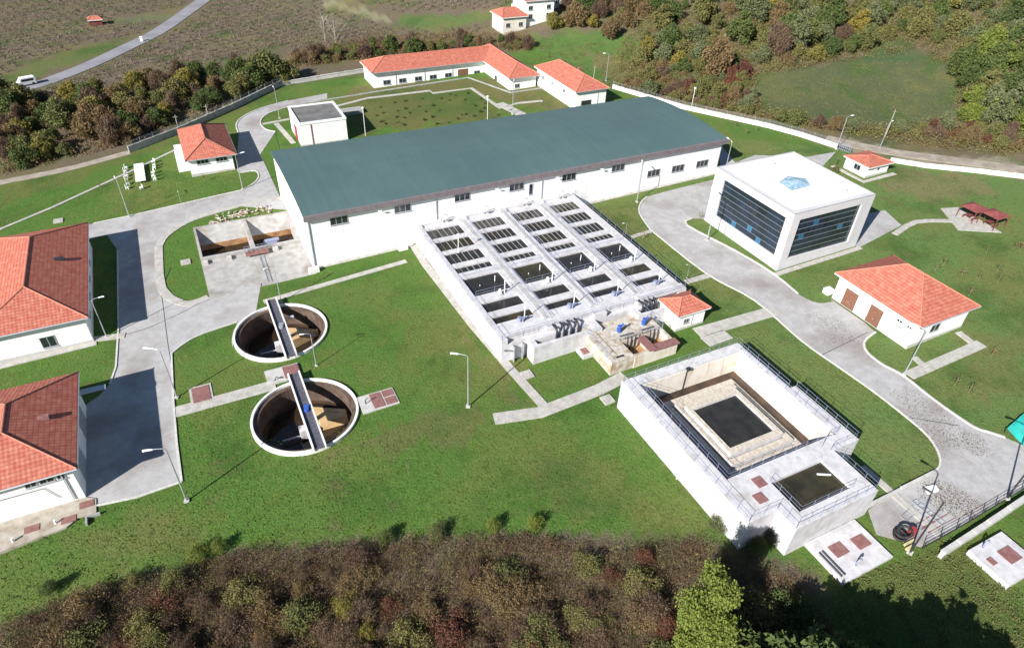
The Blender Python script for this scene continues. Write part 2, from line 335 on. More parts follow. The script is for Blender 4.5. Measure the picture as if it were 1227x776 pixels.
for pz, kz in (([(640,545),(740,560),(780,610),(690,620),(640,590)],.3),([(1140,390),(1227,400),(1227,480),(1170,470)],.4),([(725,250),(770,240),(765,290),(745,280)],.35),([(330,440),(420,420),(470,450),(400,470)],.25),([(60,640),(160,620),(260,630),(120,670)],.35),([(470,380),(560,350),(590,400),(500,430)],.25),([(560,395),(640,480),(610,485),(545,400)],.5)): zone(pz, (.17,.14,.06), k=kz)
verts = np.stack([UU, VV, ZZ], -1).reshape(-1, 3)
ny, nx = UU.shape
circles = [(5.85,82.15),(5.28,64.1)]; RR = 6.4
holes = [(-1,13,75,90),(-2,13,57,72)]
holes = [(-2,13,75,89),(-2,13,57,72)]
cut = np.zeros((ny-1, nx-1), bool)
cu = (us[:-1]+us[1:])/2; cv = (vs[:-1]+vs[1:])/2
CU, CV = np.meshgrid(cu, cv)
for a, b, c_, d_ in holes+[(-2,14,95,117)]: cut |= (CU > a)&(CU < b)&(CV > c_)&(CV < d_)
J, I = np.nonzero(~cut)
idx = J*nx+I
faces = np.stack([idx, idx+1, idx+nx+1, idx+nx], 1).tolist()
vl = verts.tolist(); cl = colr.reshape(-1,3).tolist()
for (a, b, c_, d_), (cx, cy) in zip(holes, circles):
    outer = [Vector((a,c_,0)),Vector((b,c_,0)),Vector((b,d_,0)),Vector((a,d_,0))]
    inner = [Vector((cx+(RR+.05)*math.cos(-t*2*PI/64), cy+(RR+.05)*math.sin(-t*2*PI/64), 0)) for t in range(64)]
    n = len(vl); al = outer+inner
    vl += [(p.x,p.y,Z(p.x,p.y)) for p in al]; cl += [LAWN]*len(al)
    for t in tessellate_polygon([outer, inner]):
        p, q, s_ = [al[i] for i in t]
        tt = t if (q-p).cross(s_-p).z > 0 else t[::-1]
        faces.append([n+i for i in tt])
me = bpy.data.meshes.new('ground'); me.from_pydata(vl, [], faces)
ca = me.color_attributes.new('zone', 'FLOAT_COLOR', 'POINT')
ca.data.foreach_set('color', np.concatenate([np.array(cl), np.ones((len(cl),1))], 1).astype(np.float32).ravel())
def ground_mat():
    m = bpy.data.materials.new('grass_and_soil'); m.use_nodes = True; nt = m.node_tree; N = nt.nodes; L = nt.links; b = N['Principled BSDF']
    b.inputs['Roughness'].default_value = .95; b.inputs['Specular IOR Level'].default_value = .1
    at = N.new('ShaderNodeAttribute'); at.attribute_name = 'zone'; g = N.new('ShaderNodeNewGeometry')
    def noise(sc, det, lo, hi, o0=0., o1=1.):
        n = N.new('ShaderNodeTexNoise'); n.inputs['Scale'].default_value = sc; n.inputs['Detail'].default_value = det; n.inputs['Roughness'].default_value = .62; L.new(g.outputs['Position'], n.inputs['Vector'])
        r = N.new('ShaderNodeMapRange'); r.inputs[1].default_value = lo; r.inputs[2].default_value = hi; r.inputs[3].default_value = o0; r.inputs[4].default_value = o1; L.new(n.outputs['Fac'], r.inputs[0]); return r.outputs[0], n
    def mul(a, fac, c2, btype='MIX'):
        x = N.new('ShaderNodeMix'); x.data_type = 'RGBA'; x.blend_type = btype; L.new(a, x.inputs[6]); x.inputs[7].default_value = (*c2,1); L.new(fac, x.inputs[0]); return x.outputs[2]
    a, _ = noise(.05, 10, .46, .7, 0, .62); c = mul(at.outputs['Color'], a, (.19,.17,.06))
    a, _ = noise(.11, 9, .5, .66, 0, .7); c = mul(c, a, (.04,.1,.018))
    a, _ = noise(.22, 9, .6, .72, 0, .5); c = mul(c, a, (.2,.14,.08))
    a, _ = noise(.35, 8, .52, .75, 0, .45); c = mul(c, a, (.16,.15,.04))
    a, _ = noise(1.4, 8, .5, .8, 0, .6); c = mul(c, a, (.045,.055,.016))
    a, _ = noise(5., 6, .45, .75, 0, .5); c = mul(c, a, (.03,.045,.012))
    a, _ = noise(.9, 8, .58, .75, 0, .35); c = mul(c, a, (.24,.22,.11))
    L.new(c, b.inputs['Base Color'])
    n = N.new('ShaderNodeTexNoise'); n.inputs['Scale'].default_value = 3.5; n.inputs['Detail'].default_value = 9; n.inputs['Roughness'].default_value = .7; L.new(g.outputs['Position'], n.inputs['Vector'])
    bp = N.new('ShaderNodeBump'); bp.inputs['Strength'].default_value = .8; bp.inputs['Distance'].default_value = .35; L.new(n.outputs['Fac'], bp.inputs['Height']); L.new(bp.outputs[0], b.inputs['Normal'])
    return m
me.materials.append(ground_mat()); ground = bpy.data.objects.new('ground', me); COL.objects.link(ground); tag(ground, kind='structure')

# ------------------------------------------------------------------ roads, paths, kerbs
def sm(pts, k=4):
    "Catmull-Rom through an open line of points"
    P = [np.array(p) for p in pts]; out = []
    for i in range(len(P)-1):
        a, b, c, d_ = P[max(i-1,0)], P[i], P[i+1], P[min(i+2,len(P)-1)]
        for t in np.linspace(0, 1, k, endpoint=False):
            out.append(tuple(.5*((2*b)+(-a+c)*t+(2*a-5*b+4*c-d_)*t*t+(-a+3*b-3*c+d_)*t**3)))
    out.append(tuple(P[-1])); return out
def px(*pts): return [G(*p) for p in pts]
def strip(pts, w, z0, z1, mb):
    P = [Vector((p[0],p[1],0)) for p in pts]; n = len(P); L_ = []; R_ = []
    for i in range(n):
        t = (P[min(i+1,n-1)]-P[max(i-1,0)]).normalized(); nn = Vector((-t.y,t.x,0))
        L_.append(P[i]+nn*w/2); R_.append(P[i]-nn*w/2)
    g = lambda p, z: (p.x,p.y,Z(p.x,p.y)+z)
    for i in range(n-1):
        mb.face([g(R_[i],z1), g(R_[i+1],z1), g(L_[i+1],z1), g(L_[i],z1)])
        mb.face([g(R_[i],z0), g(R_[i+1],z0), g(R_[i+1],z1), g(R_[i],z1)])
        mb.face([g(L_[i+1],z0), g(L_[i],z0), g(L_[i],z1), g(L_[i+1],z1)])
    mb.face([g(R_[0],z0),g(R_[0],z1),g(L_[0],z1),g(L_[0],z0)]); mb.face([g(R_[-1],z0),g(L_[-1],z0),g(L_[-1],z1),g(R_[-1],z1)])
    return mb
def circ_arc(c, rad, a0, a1, n=14): return [(c[0]+rad*math.cos(a0+(a1-a0)*i/n), c[1]+rad*math.sin(a0+(a1-a0)*i/n)) for i in range(n+1)]
kerbs = MB()
# west yard
right_w = px((218,577),(212,530),(208,480),(205.6,424),(216,415))+sm(px((216,415),(232,405),(251,397),(284,386)))
arc = [p for p in circ_arc(circles[0], RR+.35, PI*1.02, PI*.62)]
isl = sm(px((250,356),(238,361),(222,364),(204,357),(194,346)),3)+px((191,330),(190,296))+sm(px((190,296),(199,282),(224,266),(252,256),(285,247)),3)
west = right_w+arc+px((313,339),(250,356))+isl+[(13.9,118.3),(13.9,145)]+sm(px((330,158),(318,155),(312,146),(322,136),(350,127)),3)+px((392,118),(392,112),(345,121))+sm(px((345,121),(310,131),(290,141),(283,150),(286,160)),3)
west += [(8.3,140),(8.3,138.2)]+sm([(8.9,137.6)]+px((306,205),(310,212),(304,220),(290,228)),3)+px((250,237),(220,244),(155,259),(112,268),(60,281),(60,300),(128,281),(141,300),(142,395),(139,440),(132,460),(118,475),(95,490),(105,608),(165,596))
rb = MB().prism(west, -.3, .03, True)
# east road
eL = sm(px((775,236),(768,243),(766,255),(779,275)),3)+sm(px((779,275),(845,327),(904,360),(960,408),(1008,442),(1045,468),(1085,499),(1110,521),(1123,540),(1126,556),(1117,566),(1079,584)),4)
eB = px((1040,611),(1050,640),(1103,655),(1145,635),(1205,598),(1260,566))
eR = sm(px((1260,548),(1204,524),(1187,518.5),(1164,510),(1119,479),(1082,450),(1056,436),(1038,421),(1036,409),(1049,398)),4)
eR += [(84.4,47.6),(84.4,54.2)]+sm(px((998,361),(980,363),(956,352),(925,327),(880,300),(823,270),(829,262),(848,263)),3)+[(82.2,82.3)]+[(90,83),(101.5,83)]+[(101.5,90),(119,88.5)]+px((985,200),(1002,182),(968,188),(905,186))+[(104,99)]+px((862,172))+[(97.9,96.5),(97.9,94)]+px((852,216),(800,229))
rb.prism(eL+eB+eR, -.3, .03, True)
cshadow = MB()  # thin dark strips laid down as overhead cable shadows on the paving
for ln_ in (px((193,348),(196,370),(201,410),(206,440)),px((142,404),(180,392),(215,376),(250,358)),px((205,320),(193,348)),px((330,160),(345,215)),px((845,327),(820,335)),px((985,425),(1040,398)),px((1090,500),(1150,510))): strip(ln_, .09, -.05, .036, cshadow)
tag(cshadow.build('cable_shadow_strip', M['dark']), kind='structure')
# office forecourt
rb.prism([(100.6,63.2)]+px((1027,298),(1080,270),(1060,252))+[(101.5,72)], -.3, .05, True)
tag(rb.build('road', M['road']), kind='structure')
for ln, w in ((right_w,.22),(eL,.22),(sm(px((1204,524),(1187,518.5),(1164,510),(1119,479),(1082,450),(1056,436),(1038,421),(1036,409),(1049,398)),4),.3),
              (sm(px((956,352),(925,327),(880,300),(823,270),(829,262)),3),.3),(px((141,300),(142,395),(139,440),(132,460)),.22),
              (sm(px((345,121),(310,131),(290,141),(283,150),(286,160)),3),.25),(sm(px((330,158),(318,155),(312,146),(322,136),(350,127)),3),.25),(sm([(8.9,137.6)]+px((306,205),(310,212),(304,220),(290,228)),3),.25),(px((290,228),(250,237),(220,244),(155,259),(112,268)),.2),(px((218,577),(165,595.5),(106,608)),.2)):
    strip(ln, w, -.2, .14, kerbs)
tag(kerbs.build('kerb', M['kerb']), kind='structure')
paths = MB()
strip(isl, 1.3, -.2, .12, paths)
strip(px((285,247),(341,236)), .9, -.2, .12, paths)
strip(px((316,362),(487,313)), 1.0, -.2, .1, paths)               # under the hall
strip([(31.0,96.5),(30.8,90),(31.4,72),(32.2,61),(33.0,52.6)], 1.25, -.2, .1, paths)
strip([G(592,502),(32.0,52.0),(41.0,52.3),(45.5,53.0)], 1.9, -.2, .096, paths)
strip(px((210,494),(330,461)), 1.9, -.2, .1, paths)
strip(px((0,275),(60,250),(160,204),(218,176)), .6, -.2, .1, paths)   # upper left garden path
strip(px((103,408),(150,402)), 1.2, -.2, .12, paths); strip(px((0,436),(60,422),(104,409)), .8, -.2, .1, paths)
strip(px((402,128),(440,118),(515,109),(519,112),(565,106),(600,130),(620,124),(650,121)), 1.0, -.2, .1, paths)
strip(px((598,124),(630,140)), 2.5, -.2, .09, paths)
strip(px((315,149),(347,143)), .9, -.2, .1, paths); strip(px((331,148),(352,172)), 1.1, -.2, .11, paths)
strip(px((757,284),(781,277)), .9, -.2, .1, paths); strip(px((822,338),(853,329)), 1.1, -.2, .1, paths); strip(px((835,399),(930,372)), 2.2, -.2, .1, paths)
strip(sm(px((1072,281),(1098,266),(1140,265)),3), 1.1, -.2, .1, paths)
paths.prism(px((1127,250),(1148,249),(1200,279),(1148,276)), -.2, .11, True)
strip([(61.9,28),(61.9,17.5)], .9, -.2, .12, paths)
strip(px((1089,450),(1176,412)), 1.6, -.2, .1, paths); strip(px((1095,428),(1110,441)), 1.0, -.2, .09, paths); strip(px((1148,398),(1170,415)), 1.1, -.2, .092, paths)
strip([(81.5,62.9),(100.8,62.9)], .9, -.2, .12, paths)
strip([(121.8,89),(121.8,80.8),(130.8,80.8)], 1.0, -.2, .12, paths)
strip(px((845,410),(872,400)), 2.2, -.2, .1, paths)
tag(paths.build('footpath', M['path']), kind='structure')
hw = sm(px((-60,118),(0,108),(40,103),(70,93),(110,77),(150,58),(190,38),(225,14),(262,-20),(300,-70)),5)
tag(strip(hw, 5.2, -.4, .12, MB()).build('country_road', M['asphalt']), kind='structure')
tag(strip(sm(px((990,166),(1060,181),(1140,192),(1240,205),(1400,225)),5), 3.6, -.4, .1, MB()).build('dirt_track', M['dirt']), kind='structure')
tag(strip(sm(px((-60,232),(0,219),(80,203),(155,183)),4), 2.2, -.3, .1, MB()).build('gravel_lane', M['dirt']), kind='structure')

# ------------------------------------------------------------------ building helpers
def wmap(ax, pos, sgn):
    # (a, b, depth) -> world; ax 'v': wall plane y=pos, ax 'u': wall plane x=pos
    if ax == 'v': return lambda a, b, d_: (a, pos+sgn*d_, b)
    return lambda a, b, d_: (pos+sgn*d_, a, b)
def wbox(mb, mp, a0, a1, b0, b1, d0, d1):
    p = mp(a0,b0,d0); q = mp(a1,b1,d1)
    mb.box(*[t for i in range(3) for t in (min(p[i],q[i]), max(p[i],q[i]))]); return mb
def window(parent, ax, pos, sgn, a0, a1, b0, b1, n=3, frame='metal', glass='glass', fw=.09):
    mp = wmap(ax, pos, sgn); mb = MB()
    wbox(mb, mp, a0, a1, b0, b0+fw, -.02, .07); wbox(mb, mp, a0, a1, b1-fw, b1, -.02, .07)
    for i in range(n+1):
        c = a0+(a1-a0-fw)*i/n; wbox(mb, mp, c, c+fw, b0+fw, b1-fw, -.02, .065)
    wbox(mb, mp, a0-.08, a1+.08, b0-.08, b0-.005, -.02, .14)
    f_ = mb.build('window', M[frame], parent)
    MBp = MB(); wbox(MBp, mp, a0+fw*.5, a1-fw*.5, b0+fw*.5, b1-fw*.5, -.01, .03); MBp.build('pane', M[glass], f_)
    return f_
def door(parent, ax, pos, sgn, a0, a1, b0, b1, m_='door', handle=True):
    mp = wmap(ax, pos, sgn); mb = MB(); wbox(mb, mp, a0, a1, b0, b1, -.02, .06)
    n = max(2, int((b1-b0)/.5))
    for i in range(1, n): wbox(mb, mp, a0+.04, a1-.04, b0+(b1-b0)*i/n-.015, b0+(b1-b0)*i/n+.015, .06, .08)
    o = mb.build('door', M[m_], parent)
    h = MB(); wbox(h, mp, (a0+a1)/2-.12, (a0+a1)/2+.12, b0+.95, b0+1.0, .06, .13); h.build('handle', M['metal'], o); return o
def hip_roof(parent, x0, x1, y0, y1, ze, zr, axis='y', hip=None, gut=True, ridge='ridge'):
    W = (x1-x0) if axis == 'y' else (y1-y0); hip = W/2 if hip is None else hip
    xm, ym = (x0+x1)/2, (y0+y1)/2
    if axis == 'y': A, B = (xm,y0+hip,zr), (xm,y1-hip,zr)
    else: A, B = (x0+hip,ym,zr), (x1-hip,ym,zr)
    c = [(x0,y0,ze),(x1,y0,ze),(x1,y1,ze),(x0,y1,ze)]
    FS = [[c[0],c[1],A],[c[1],c[2],B,A],[c[2],c[3],B],[c[3],c[0],A,B]] if axis == 'y' else [[c[0],c[1],B,A],[c[1],c[2],B],[c[2],c[3],A,B],[c[3],c[0],A]]
    rf = MB()
    for q in FS:
        e = Vector(q[1])-Vector(q[0]); e.normalize(); nn = e.cross(Vector(q[2])-Vector(q[0])).normalized(); s_ = nn.cross(e)
        rf.face(q, [((Vector(p)-Vector(q[0])).dot(e), (Vector(p)-Vector(q[0])).dot(s_)) for p in q])
    ro = rf.build('roof', M['tile'], parent)
    MB().box(x0+.02,x1-.02,y0+.02,y1-.02,ze-.22,ze-.01).build('eaves_board', M['white'], ro)
    rc = MB(); up = lambda p: (p[0],p[1],p[2]+.03)
    if (Vector(A)-Vector(B)).length > .3: rc.tube([up(A),up(B)], .11, 6)
    if axis == 'y': prs = ((c[0],A),(c[1],A),(c[2],B),(c[3],B))
    else: prs = ((c[0],A),(c[1],B),(c[2],B),(c[3],A))
    for p, q in prs: rc.tube([up(p),up(q)], .1, 6)
    rc.build('ridge_cap', M[ridge], ro)
    if gut:
        g = MB(); g.tube([(x0,y0-.06,ze-.08),(x1,y0-.06,ze-.08)], .07, 6); g.tube([(x1+.06,y0,ze-.08),(x1+.06,y1,ze-.08)], .07, 6); g.build('gutter', M['metal'], ro)
    return ro
def walls(parent, x0, x1, y0, y1, z0, z1, m_='white', plinth=True):
    o = MB().box(x0,x1,y0,y1,z0,z1).build('wall', M[m_], parent)
    if plinth: MB().box(x0-.04,x1+.04,y0-.04,y1+.04,z0,max(Z(x0,y0),Z(x1,y0))+.35).build('plinth', M['conc'], parent)
    return o
def pipe(parent, pts, r=.06, m_='metal', name='downpipe'): return MB().tube(pts, r, 6).build(name, M[m_], parent)
def railing(parent, lines, name='railing', h=1.0, m_='rail', sp=1.6, r=.028):
    mb = MB()
    for ln in lines:
        ln = [Vector(p) for p in ln]
        for q in (h, h*.5): mb.tube([tuple(p+Vector((0,0,q))) for p in ln], r, 4)
        for a, b in zip(ln[:-1], ln[1:]):
            n = max(1, round((b-a).length/sp))
            for i in range(n+1):
                p = a.lerp(b, i/n); mb.tube([tuple(p), (p.x,p.y,p.z+h)], r, 4)
    return mb.build(name, M[m_], parent)

# ------------------------------------------------------------------ main hall
t = thing('treatment_hall', (55.5,110,Z(55,110)), 'very long white industrial hall under a plain grey-green sheet roof', 'hall')
x0, x1, y0, y1, EA = 14, 97.2, 97, 123.5, 7.55
MB().prism([(x0,y0),(x1,y0),(x1,y1),(x0,y1)], -3, EA).build('wall', M['white'], t)
prof = [(96.45,7.5),(96.5,7.95),(96.75,8.25),(97.6,8.4),(99.5,8.6),(102.5,8.85),(106.5,9.0),(110.5,9.05),(114.5,8.95),(118.5,8.65),(122.5,8.2),(124,7.95)]
rf = MB()
rx0, rx1 = 13.6, 98.0
for i in range(2, len(prof)-1):
    a, b = prof[i], prof[i+1]
    rf.face([(rx0,a[0],a[1]),(rx1,a[0],a[1]),(rx1,b[0],b[1]),(rx0,b[0],b[1])])
rf.face([(rx0,p[0],p[1]-.18) for p in prof[2:]][::-1]+[(rx0,p[0],p[1]) for p in prof[2:]])
rf.face([(rx1,p[0],p[1]) for p in prof[2:]][::-1]+[(rx1,p[0],p[1]-.18) for p in prof[2:]])
for i in range(2, len(prof)-1):
    a, b = prof[i], prof[i+1]; rf.face([(rx0,b[0],b[1]-.18),(rx1,b[0],b[1]-.18),(rx1,a[0],a[1]-.18),(rx0,a[0],a[1]-.18)])
roof = rf.build('roof', M['roofgreen'], t)
MB().box(rx0,rx1,110.2,110.8,9.0,9.1).build('ridge_cap', M['roofgreen'], roof)
for X, s_ in ((x0,-1),(x1,1)):
    gab = MB()
    q = [(X,97.0,EA)]+[(X,p[0],p[1]-.2) for p in prof[3:]]+[(X,y1,EA)]
    q = [p for p in q if 97 <= p[1] <= y1]
    gab.face(q if s_ > 0 else q[::-1]); gab.build('gable', M['white'], t)
fa = MB(); fa.box(rx0,rx1,96.35,96.55,7.35,8.2); fa.box(rx0,rx1,96.55,97.0,7.35,7.5)
fa.face([(rx0,96.55,8.2),(rx1,96.55,8.2),(rx1,96.76,8.24),(rx0,96.76,8.24)]); fa.build('fascia', M['fascia'], roof)
for (cu_, cz, w, h, n) in ((19.1,6.3,2.9,1.35,3),(29.7,6.3,2.9,1.35,3),(40.4,6.3,2.9,1.35,3),(50.8,6.3,2.9,1.35,3),(61.5,6.3,2.9,1.35,3),(72.2,6.3,2.9,1.35,3),(80.9,3.7,3.0,1.4,3),(86.8,3.7,3.0,1.4,3),(92.9,3.7,3.0,1.4,3),(53.7,5.3,.8,2.1,1)):
    window(t, 'v', 97, -1, cu_-w/2, cu_+w/2, cz-h/2, cz+h/2, n, glass='curtain' if w < 1 else 'glass')
for u_ in (14.25,35.6,55.9,77.7,96.9): pipe(t, [(u_,96.45,7.4),(u_,96.9,7.0),(u_,96.9,Z(u_,97)+.1)], .09)
for u_ in (25.5,46.5,58.5,68.0): # wall lights on short arms
    mb = MB().tube([(u_,97,6.9),(u_,96.4,7.0)], .03, 5).box(u_-.1,u_+.5,96.2,96.4,6.92,7.04); mb.build('wall_lamp', M['lampwhite'], t)
MB().box(13.9,97.3,96.2,96.96,-3,.0).build('plinth', M['conc'], t) if False else None
for q in ((14,31),(63,97)): strip([(q[0],96.6),(q[1],96.6)], .7, -.3, .1, MB()).build('apron', M['path'], t)
tag(at_base(MB().box(13.0,14.6,95.2,96.1,-1.5,-.55).build('utility_box', M['wallwhite']),13.8,95.6,-1.3), 'low white block at the near left corner of the long hall', 'utility box')
tag(at_base(MB().box(28.2,29.8,95.6,96.4,-1.2,-.45).build('utility_box', M['wallwhite']),29,96,-1), 'low white block between the long hall and the filter tank corner', 'utility box')

# ------------------------------------------------------------------ filter tank
T = 3.0; WZ = 1.5
t = thing('filter_tank', (47,79,Z(47,79)), 'big square concrete filter tank with four columns of open water cells', 'tank')
cols = [(32.5,38.5),(40.7,46.2),(48.3,53.6),(55.9,61.0)]
rows = [(66.3,67.9),(69.2,71.5),(73.5,78.4),(80.0,81.6),(82.8,85.8),(86.9,89.9),(91.0,94.0)]
xs = [31.6]+[x for c in cols for x in c]+[62.4]; ys = [62.6,63.3,64.3]+[y for r_ in rows for y in r_]+[95.0,96.2,96.95]
H = [[T]*(len(xs)-1) for _ in range(len(ys)-1)]
for j in range(3, 3+2*len(rows), 2):
    for i in range(1, 9, 2): H[j][i] = .3
for i in range(1, 9, 2): H[-2][i] = T-.35
for i in range(1, 9, 2): H[0][i] = T-.9
MB().steps(xs, ys, H, -2.2).build('tank_body', M['tank'], t)
for i, (a, b) in enumerate(cols):
    for j, (c_, d_) in enumerate(rows):
        MB().box(a+.002,b-.002,c_+.002,d_-.002,.4,(2.78 if j > 2 else 2.76 if j < 2 else 2.7)).build('water_surface', M['water'] if (i*3+j) % 5 else M['olivewater'], t)
        if j >= 3:
            g = MB(); n = 6
            for k in range(1, n):
                x = a+(b-a)*k/n; g.box(x-.045,x+.045,c_+.004,d_-.004,2.7,2.82)
            g.build('launder', M['greyconc'], t)
        if j == 2:
            MB().tube([(a+1.9,c_+2.6,WZ),(a+1.9,c_+2.6,T-.1)], .05, 6).build('level_rod', M['lampwhite'], t); MB().tube([(b-1.5,c_+2.9,WZ),(b-1.5,c_+2.9,T+.7)], .05, 6).build('level_rod', M['lampwhite'], t)
lines = []
for x in (39.05,40.15,46.75,47.75,54.15,55.3): lines.append([(x,64.5,T),(x,94.6,T)])
lines += [[(31.75,62.75,T),(31.75,94.8,T)],[(62.25,62.8,T),(62.25,96.5,T)],[(31.75,62.75,T),(62.2,62.75,T)]]
for a, b in cols: lines += [[(a,73.3,T),(b,73.3,T)],[(a+.1,78.6,T),(b-.1,78.6,T)]]
railing(t, lines, r=.022, sp=2.4)
cv_ = MB()
for x in (39.6,47.25,54.75): cv_.box(x-.35,x+.35,64.6,94.7,T+.002,T+.07)
cv_.build('cable_duct', M['conc'], t)
# front pipe gallery (lower step in front of the tank)
gx = [35.4,36.2,45.2,46.2]; gy = [60.4,60.9,61.9,62.6]
H = [[2.3]*3 for _ in range(3)]; H[1][1] = -.2
MB().steps(gx, gy, H, -2).build('gallery_box', M['tank'], t)
MB().steps([52.5,53.3,61.2,62.0],[60.6,61.1,62.0,62.6], [[2.3]*3,[2.3,.2,2.3],[2.3]*3], -2).build('gallery_box', M['tank'], t)
MB().box(33.2,33.28,61.9,62.6,-.8,1.9).box(34.6,34.68,61.9,62.6,-.8,1.9).build('service_frame', M['metal'], t)
MB().box(54.0,62.3,62.61,64.0,T+.004,T+.35).build('deck_upstand', M['tank'], t)
def gearbox(x, y, z, lab):
    g = thing('mixer_drive', (x,y,z), lab, 'mixer drive', 'mixer drives on the filter tank')
    MB().box(x-.35,x+.35,y-.35,y+.35,z,z+.25).build('base', M['metal'], g)
    MB().tube([(x,y,z+.25),(x,y,z+.75),(x,y,z+.95)], .3, 10, .16).build('housing', M['lampwhite'], g)
    MB().tube([(x+.75,y,z),(x+.75,y,z+2.3)], .07, 6).build('post', M['lampwhite'], g)
ordn = ['first','second','third','fourth']
for i, (a, b) in enumerate(cols): gearbox((a+b)/2+.5, 72.5, T, 'white mixer drive with post on the %s cell column from the left' % ordn[i])
for i, (a, b) in enumerate(cols):
    x = (a+b)/2+.6; y = 65.3
    g = thing('valve_actuator', (x,y,T), 'blue-grey valve actuator with thin post on the front deck, %s from the left' % ordn[i], 'valve', 'valve actuators on the filter tank front deck')
    MB().tube([(x,y,T),(x,y,T+.6)], .13, 8).build('stem', M['rail'], g)
    MB().box(x-.25,x+.25,y-.15,y+.15,T+.6,T+.85).tube([(x+.35,y,T+.78),(x+.6,y,T+.78)], .12, 8).build('motor', M['rail'], g)
    MB().tube([(x+.5,y+.5,T),(x+.5,y+.5,T+2.6)], .06, 6).build('post', M['lampwhite'], g)
    MB().tube([(x-.5,y+.1,T+.3),(x-.5,y+.1,T+.9)], .3, 10, .3).build('hand_wheel', M['rail'], g)
for i, x in enumerate((37.3,45.0,52.8,60.3)):
    g = thing('davit_hoist', (x-1.2,95.9,T), 'grey hooped davit hoist on the back edge of the filter tank, %s from the left' % ordn[i], 'davit', 'davit hoists along the filter tank back edge')
    MB().tube([(x-1.2,95.9,T),(x-1.2,95.9,T+.8),(x-1.0,95.9,T+1.25),(x-.6,95.9,T+1.35),(x-.2,95.9,T+1.1),(x-.2,95.9,T+.7)], .09, 6).build('arm', M['metal'], g)
    MB().tube([(x-.2,95.9,T+.1),(x+.9,95.9,T+.45)], .08, 6).box(x-.5,x+.1,95.75,96.05,T,T+.3).build('winch', M['metal'], g)
def bent_pipe(x, y, z, lab, grp):
    o = MB().tube([(x,y,z-2.0),(x,y,z+.3),(x,y+.15,z+.65),(x,y+.5,z+.8),(x,y+1.3,z+.8)], .17, 8).build('bent_pipe', M['dark'], smooth=True)
    at_base(o, x, y, z-2.0); tag(o, lab, 'pipe', grp)
for i in range(4): bent_pipe(39.6+i*1.15, 61.7, 2.3, '%s of four dark bent pipes in the left front gallery of the tank' % ordn[i], 'dark bent pipes in the front gallery')
for i in range(4): bent_pipe(53.9+i*.8, 61.7, 2.4, '%s of four dark bent pipes left of the tiny pump house' % ordn[i], 'dark bent pipes by the pump house')

# ------------------------------------------------------------------ chemical basin
t = thing('chemical_basin', (49,58,Z(49,58)), 'small rusty concrete basin block with open pits and two blue pumps', 'basin')
CT = 1.7
xs = [43.7,44.3,46.6,47.4,50.6,51.2,54.0,54.5]; ys = [54.0,54.4,57.2,57.6,58.0,61.4,62.0]
H = [[CT,CT,CT,CT,CT,CT,CT],[CT,CT,CT,-.1,CT,-.1,CT],[CT]*7,[CT,CT-.01,CT,CT-.9,CT,CT-.9,CT],[CT]*7,[CT]*7]
H[0] = [CT,CT,CT,CT,CT,CT,CT]
MB().steps(xs, ys, H, -1.6).build('basin_body', M['basin'], t)
MB().box(47.4,54.5,53.9,53.995,-1.4,CT-.01).build('stained_face', M['tankin'], t)
MB().box(47.41,50.59,54.41,57.19,-.1,.3).box(51.21,53.99,54.41,57.19,-.1,.3).build('rusty_sludge', M['tan'], t)
MB().box(50.3,54.7,53.7,55.0,CT+.01,CT+.16).box(49.6,50.9,53.8,57.0,CT+.17,CT+.3).build('walkway_plate', M['hatch'], t)
MB().box(44.9,46.1,54.6,54.9,CT+.003,CT+.06).box(47.9,50.1,58.2,58.5,CT+.003,CT+.06).box(51.5,53.6,58.2,58.5,CT+.003,CT+.06).build('slot_cover', M['dark'], t)
for k, (x, y) in enumerate(((48.2,59.2),(52.4,59.2))):
    g = thing('dosing_pump', (x,y,CT), 'blue dosing pump standing on the %s white slab of the rusty basin' % ('left' if k == 0 else 'right'), 'pump', 'blue pumps on the basin block')
    MB().box(x-.3,x+.3,y-.3,y+.3,CT,CT+.15).build('base_plate', M['metal'], g)
    MB().tube([(x,y,CT+.15),(x,y,CT+1.25)], .26, 10).build('motor', M['blue'], g, smooth=False)
    MB().tube([(x,y,CT+.9),(x+.7,y+.1,CT+1.25)], .15, 8).box(x-.35,x-.1,y-.15,y+.15,CT+.5,CT+.9).build('gear_head', M['blue'], g)
railing(t, [[(43.8,54.1,CT),(43.8,61.9,CT)],[(54.4,57.5,CT),(54.4,61.9,CT)],[(47.3,57.4,CT),(54.4,57.4,CT)]], r=.025, sp=1.3)
vv = MB()
for x in (47.9,48.5,49.2,51.7,52.4): vv.tube([(x,56.6,.3),(x,56.6,CT+.7),(x+.15,56.9,CT+.9)], .1, 6)
vv.build('pipework', M['dark'], t)
lp = thing('sampling_pad', (42.9,59.3,-.5), 'small white plinth with hatch at the corner of the pipe gallery', 'plinth')
MB().box(42.1,43.65,58.3,60.3,-1.2,.05).build('slab', M['tank'], lp); MB().box(42.4,43.35,58.7,59.9,.052,.12).build('hatch', M['hatch'], lp)

# small pump house
t = thing('pump_house', (60,59.7,Z(60,59.7)), 'tiny white pump house with hipped orange tile roof at the filter tank corner', 'pump house')
walls(t, 57.4,62.4,57.9,61.9,-.6,3.0); hip_roof(t, 56.9,62.9,57.4,62.3,3.0,4.25,'x',2.2,gut=False)
window(t,'v',57.9,-1,58.6,59.6,1.0,1.8,2); pipe(t,[(60.1,57.85,2.8),(60.1,57.85,.1)],.05)

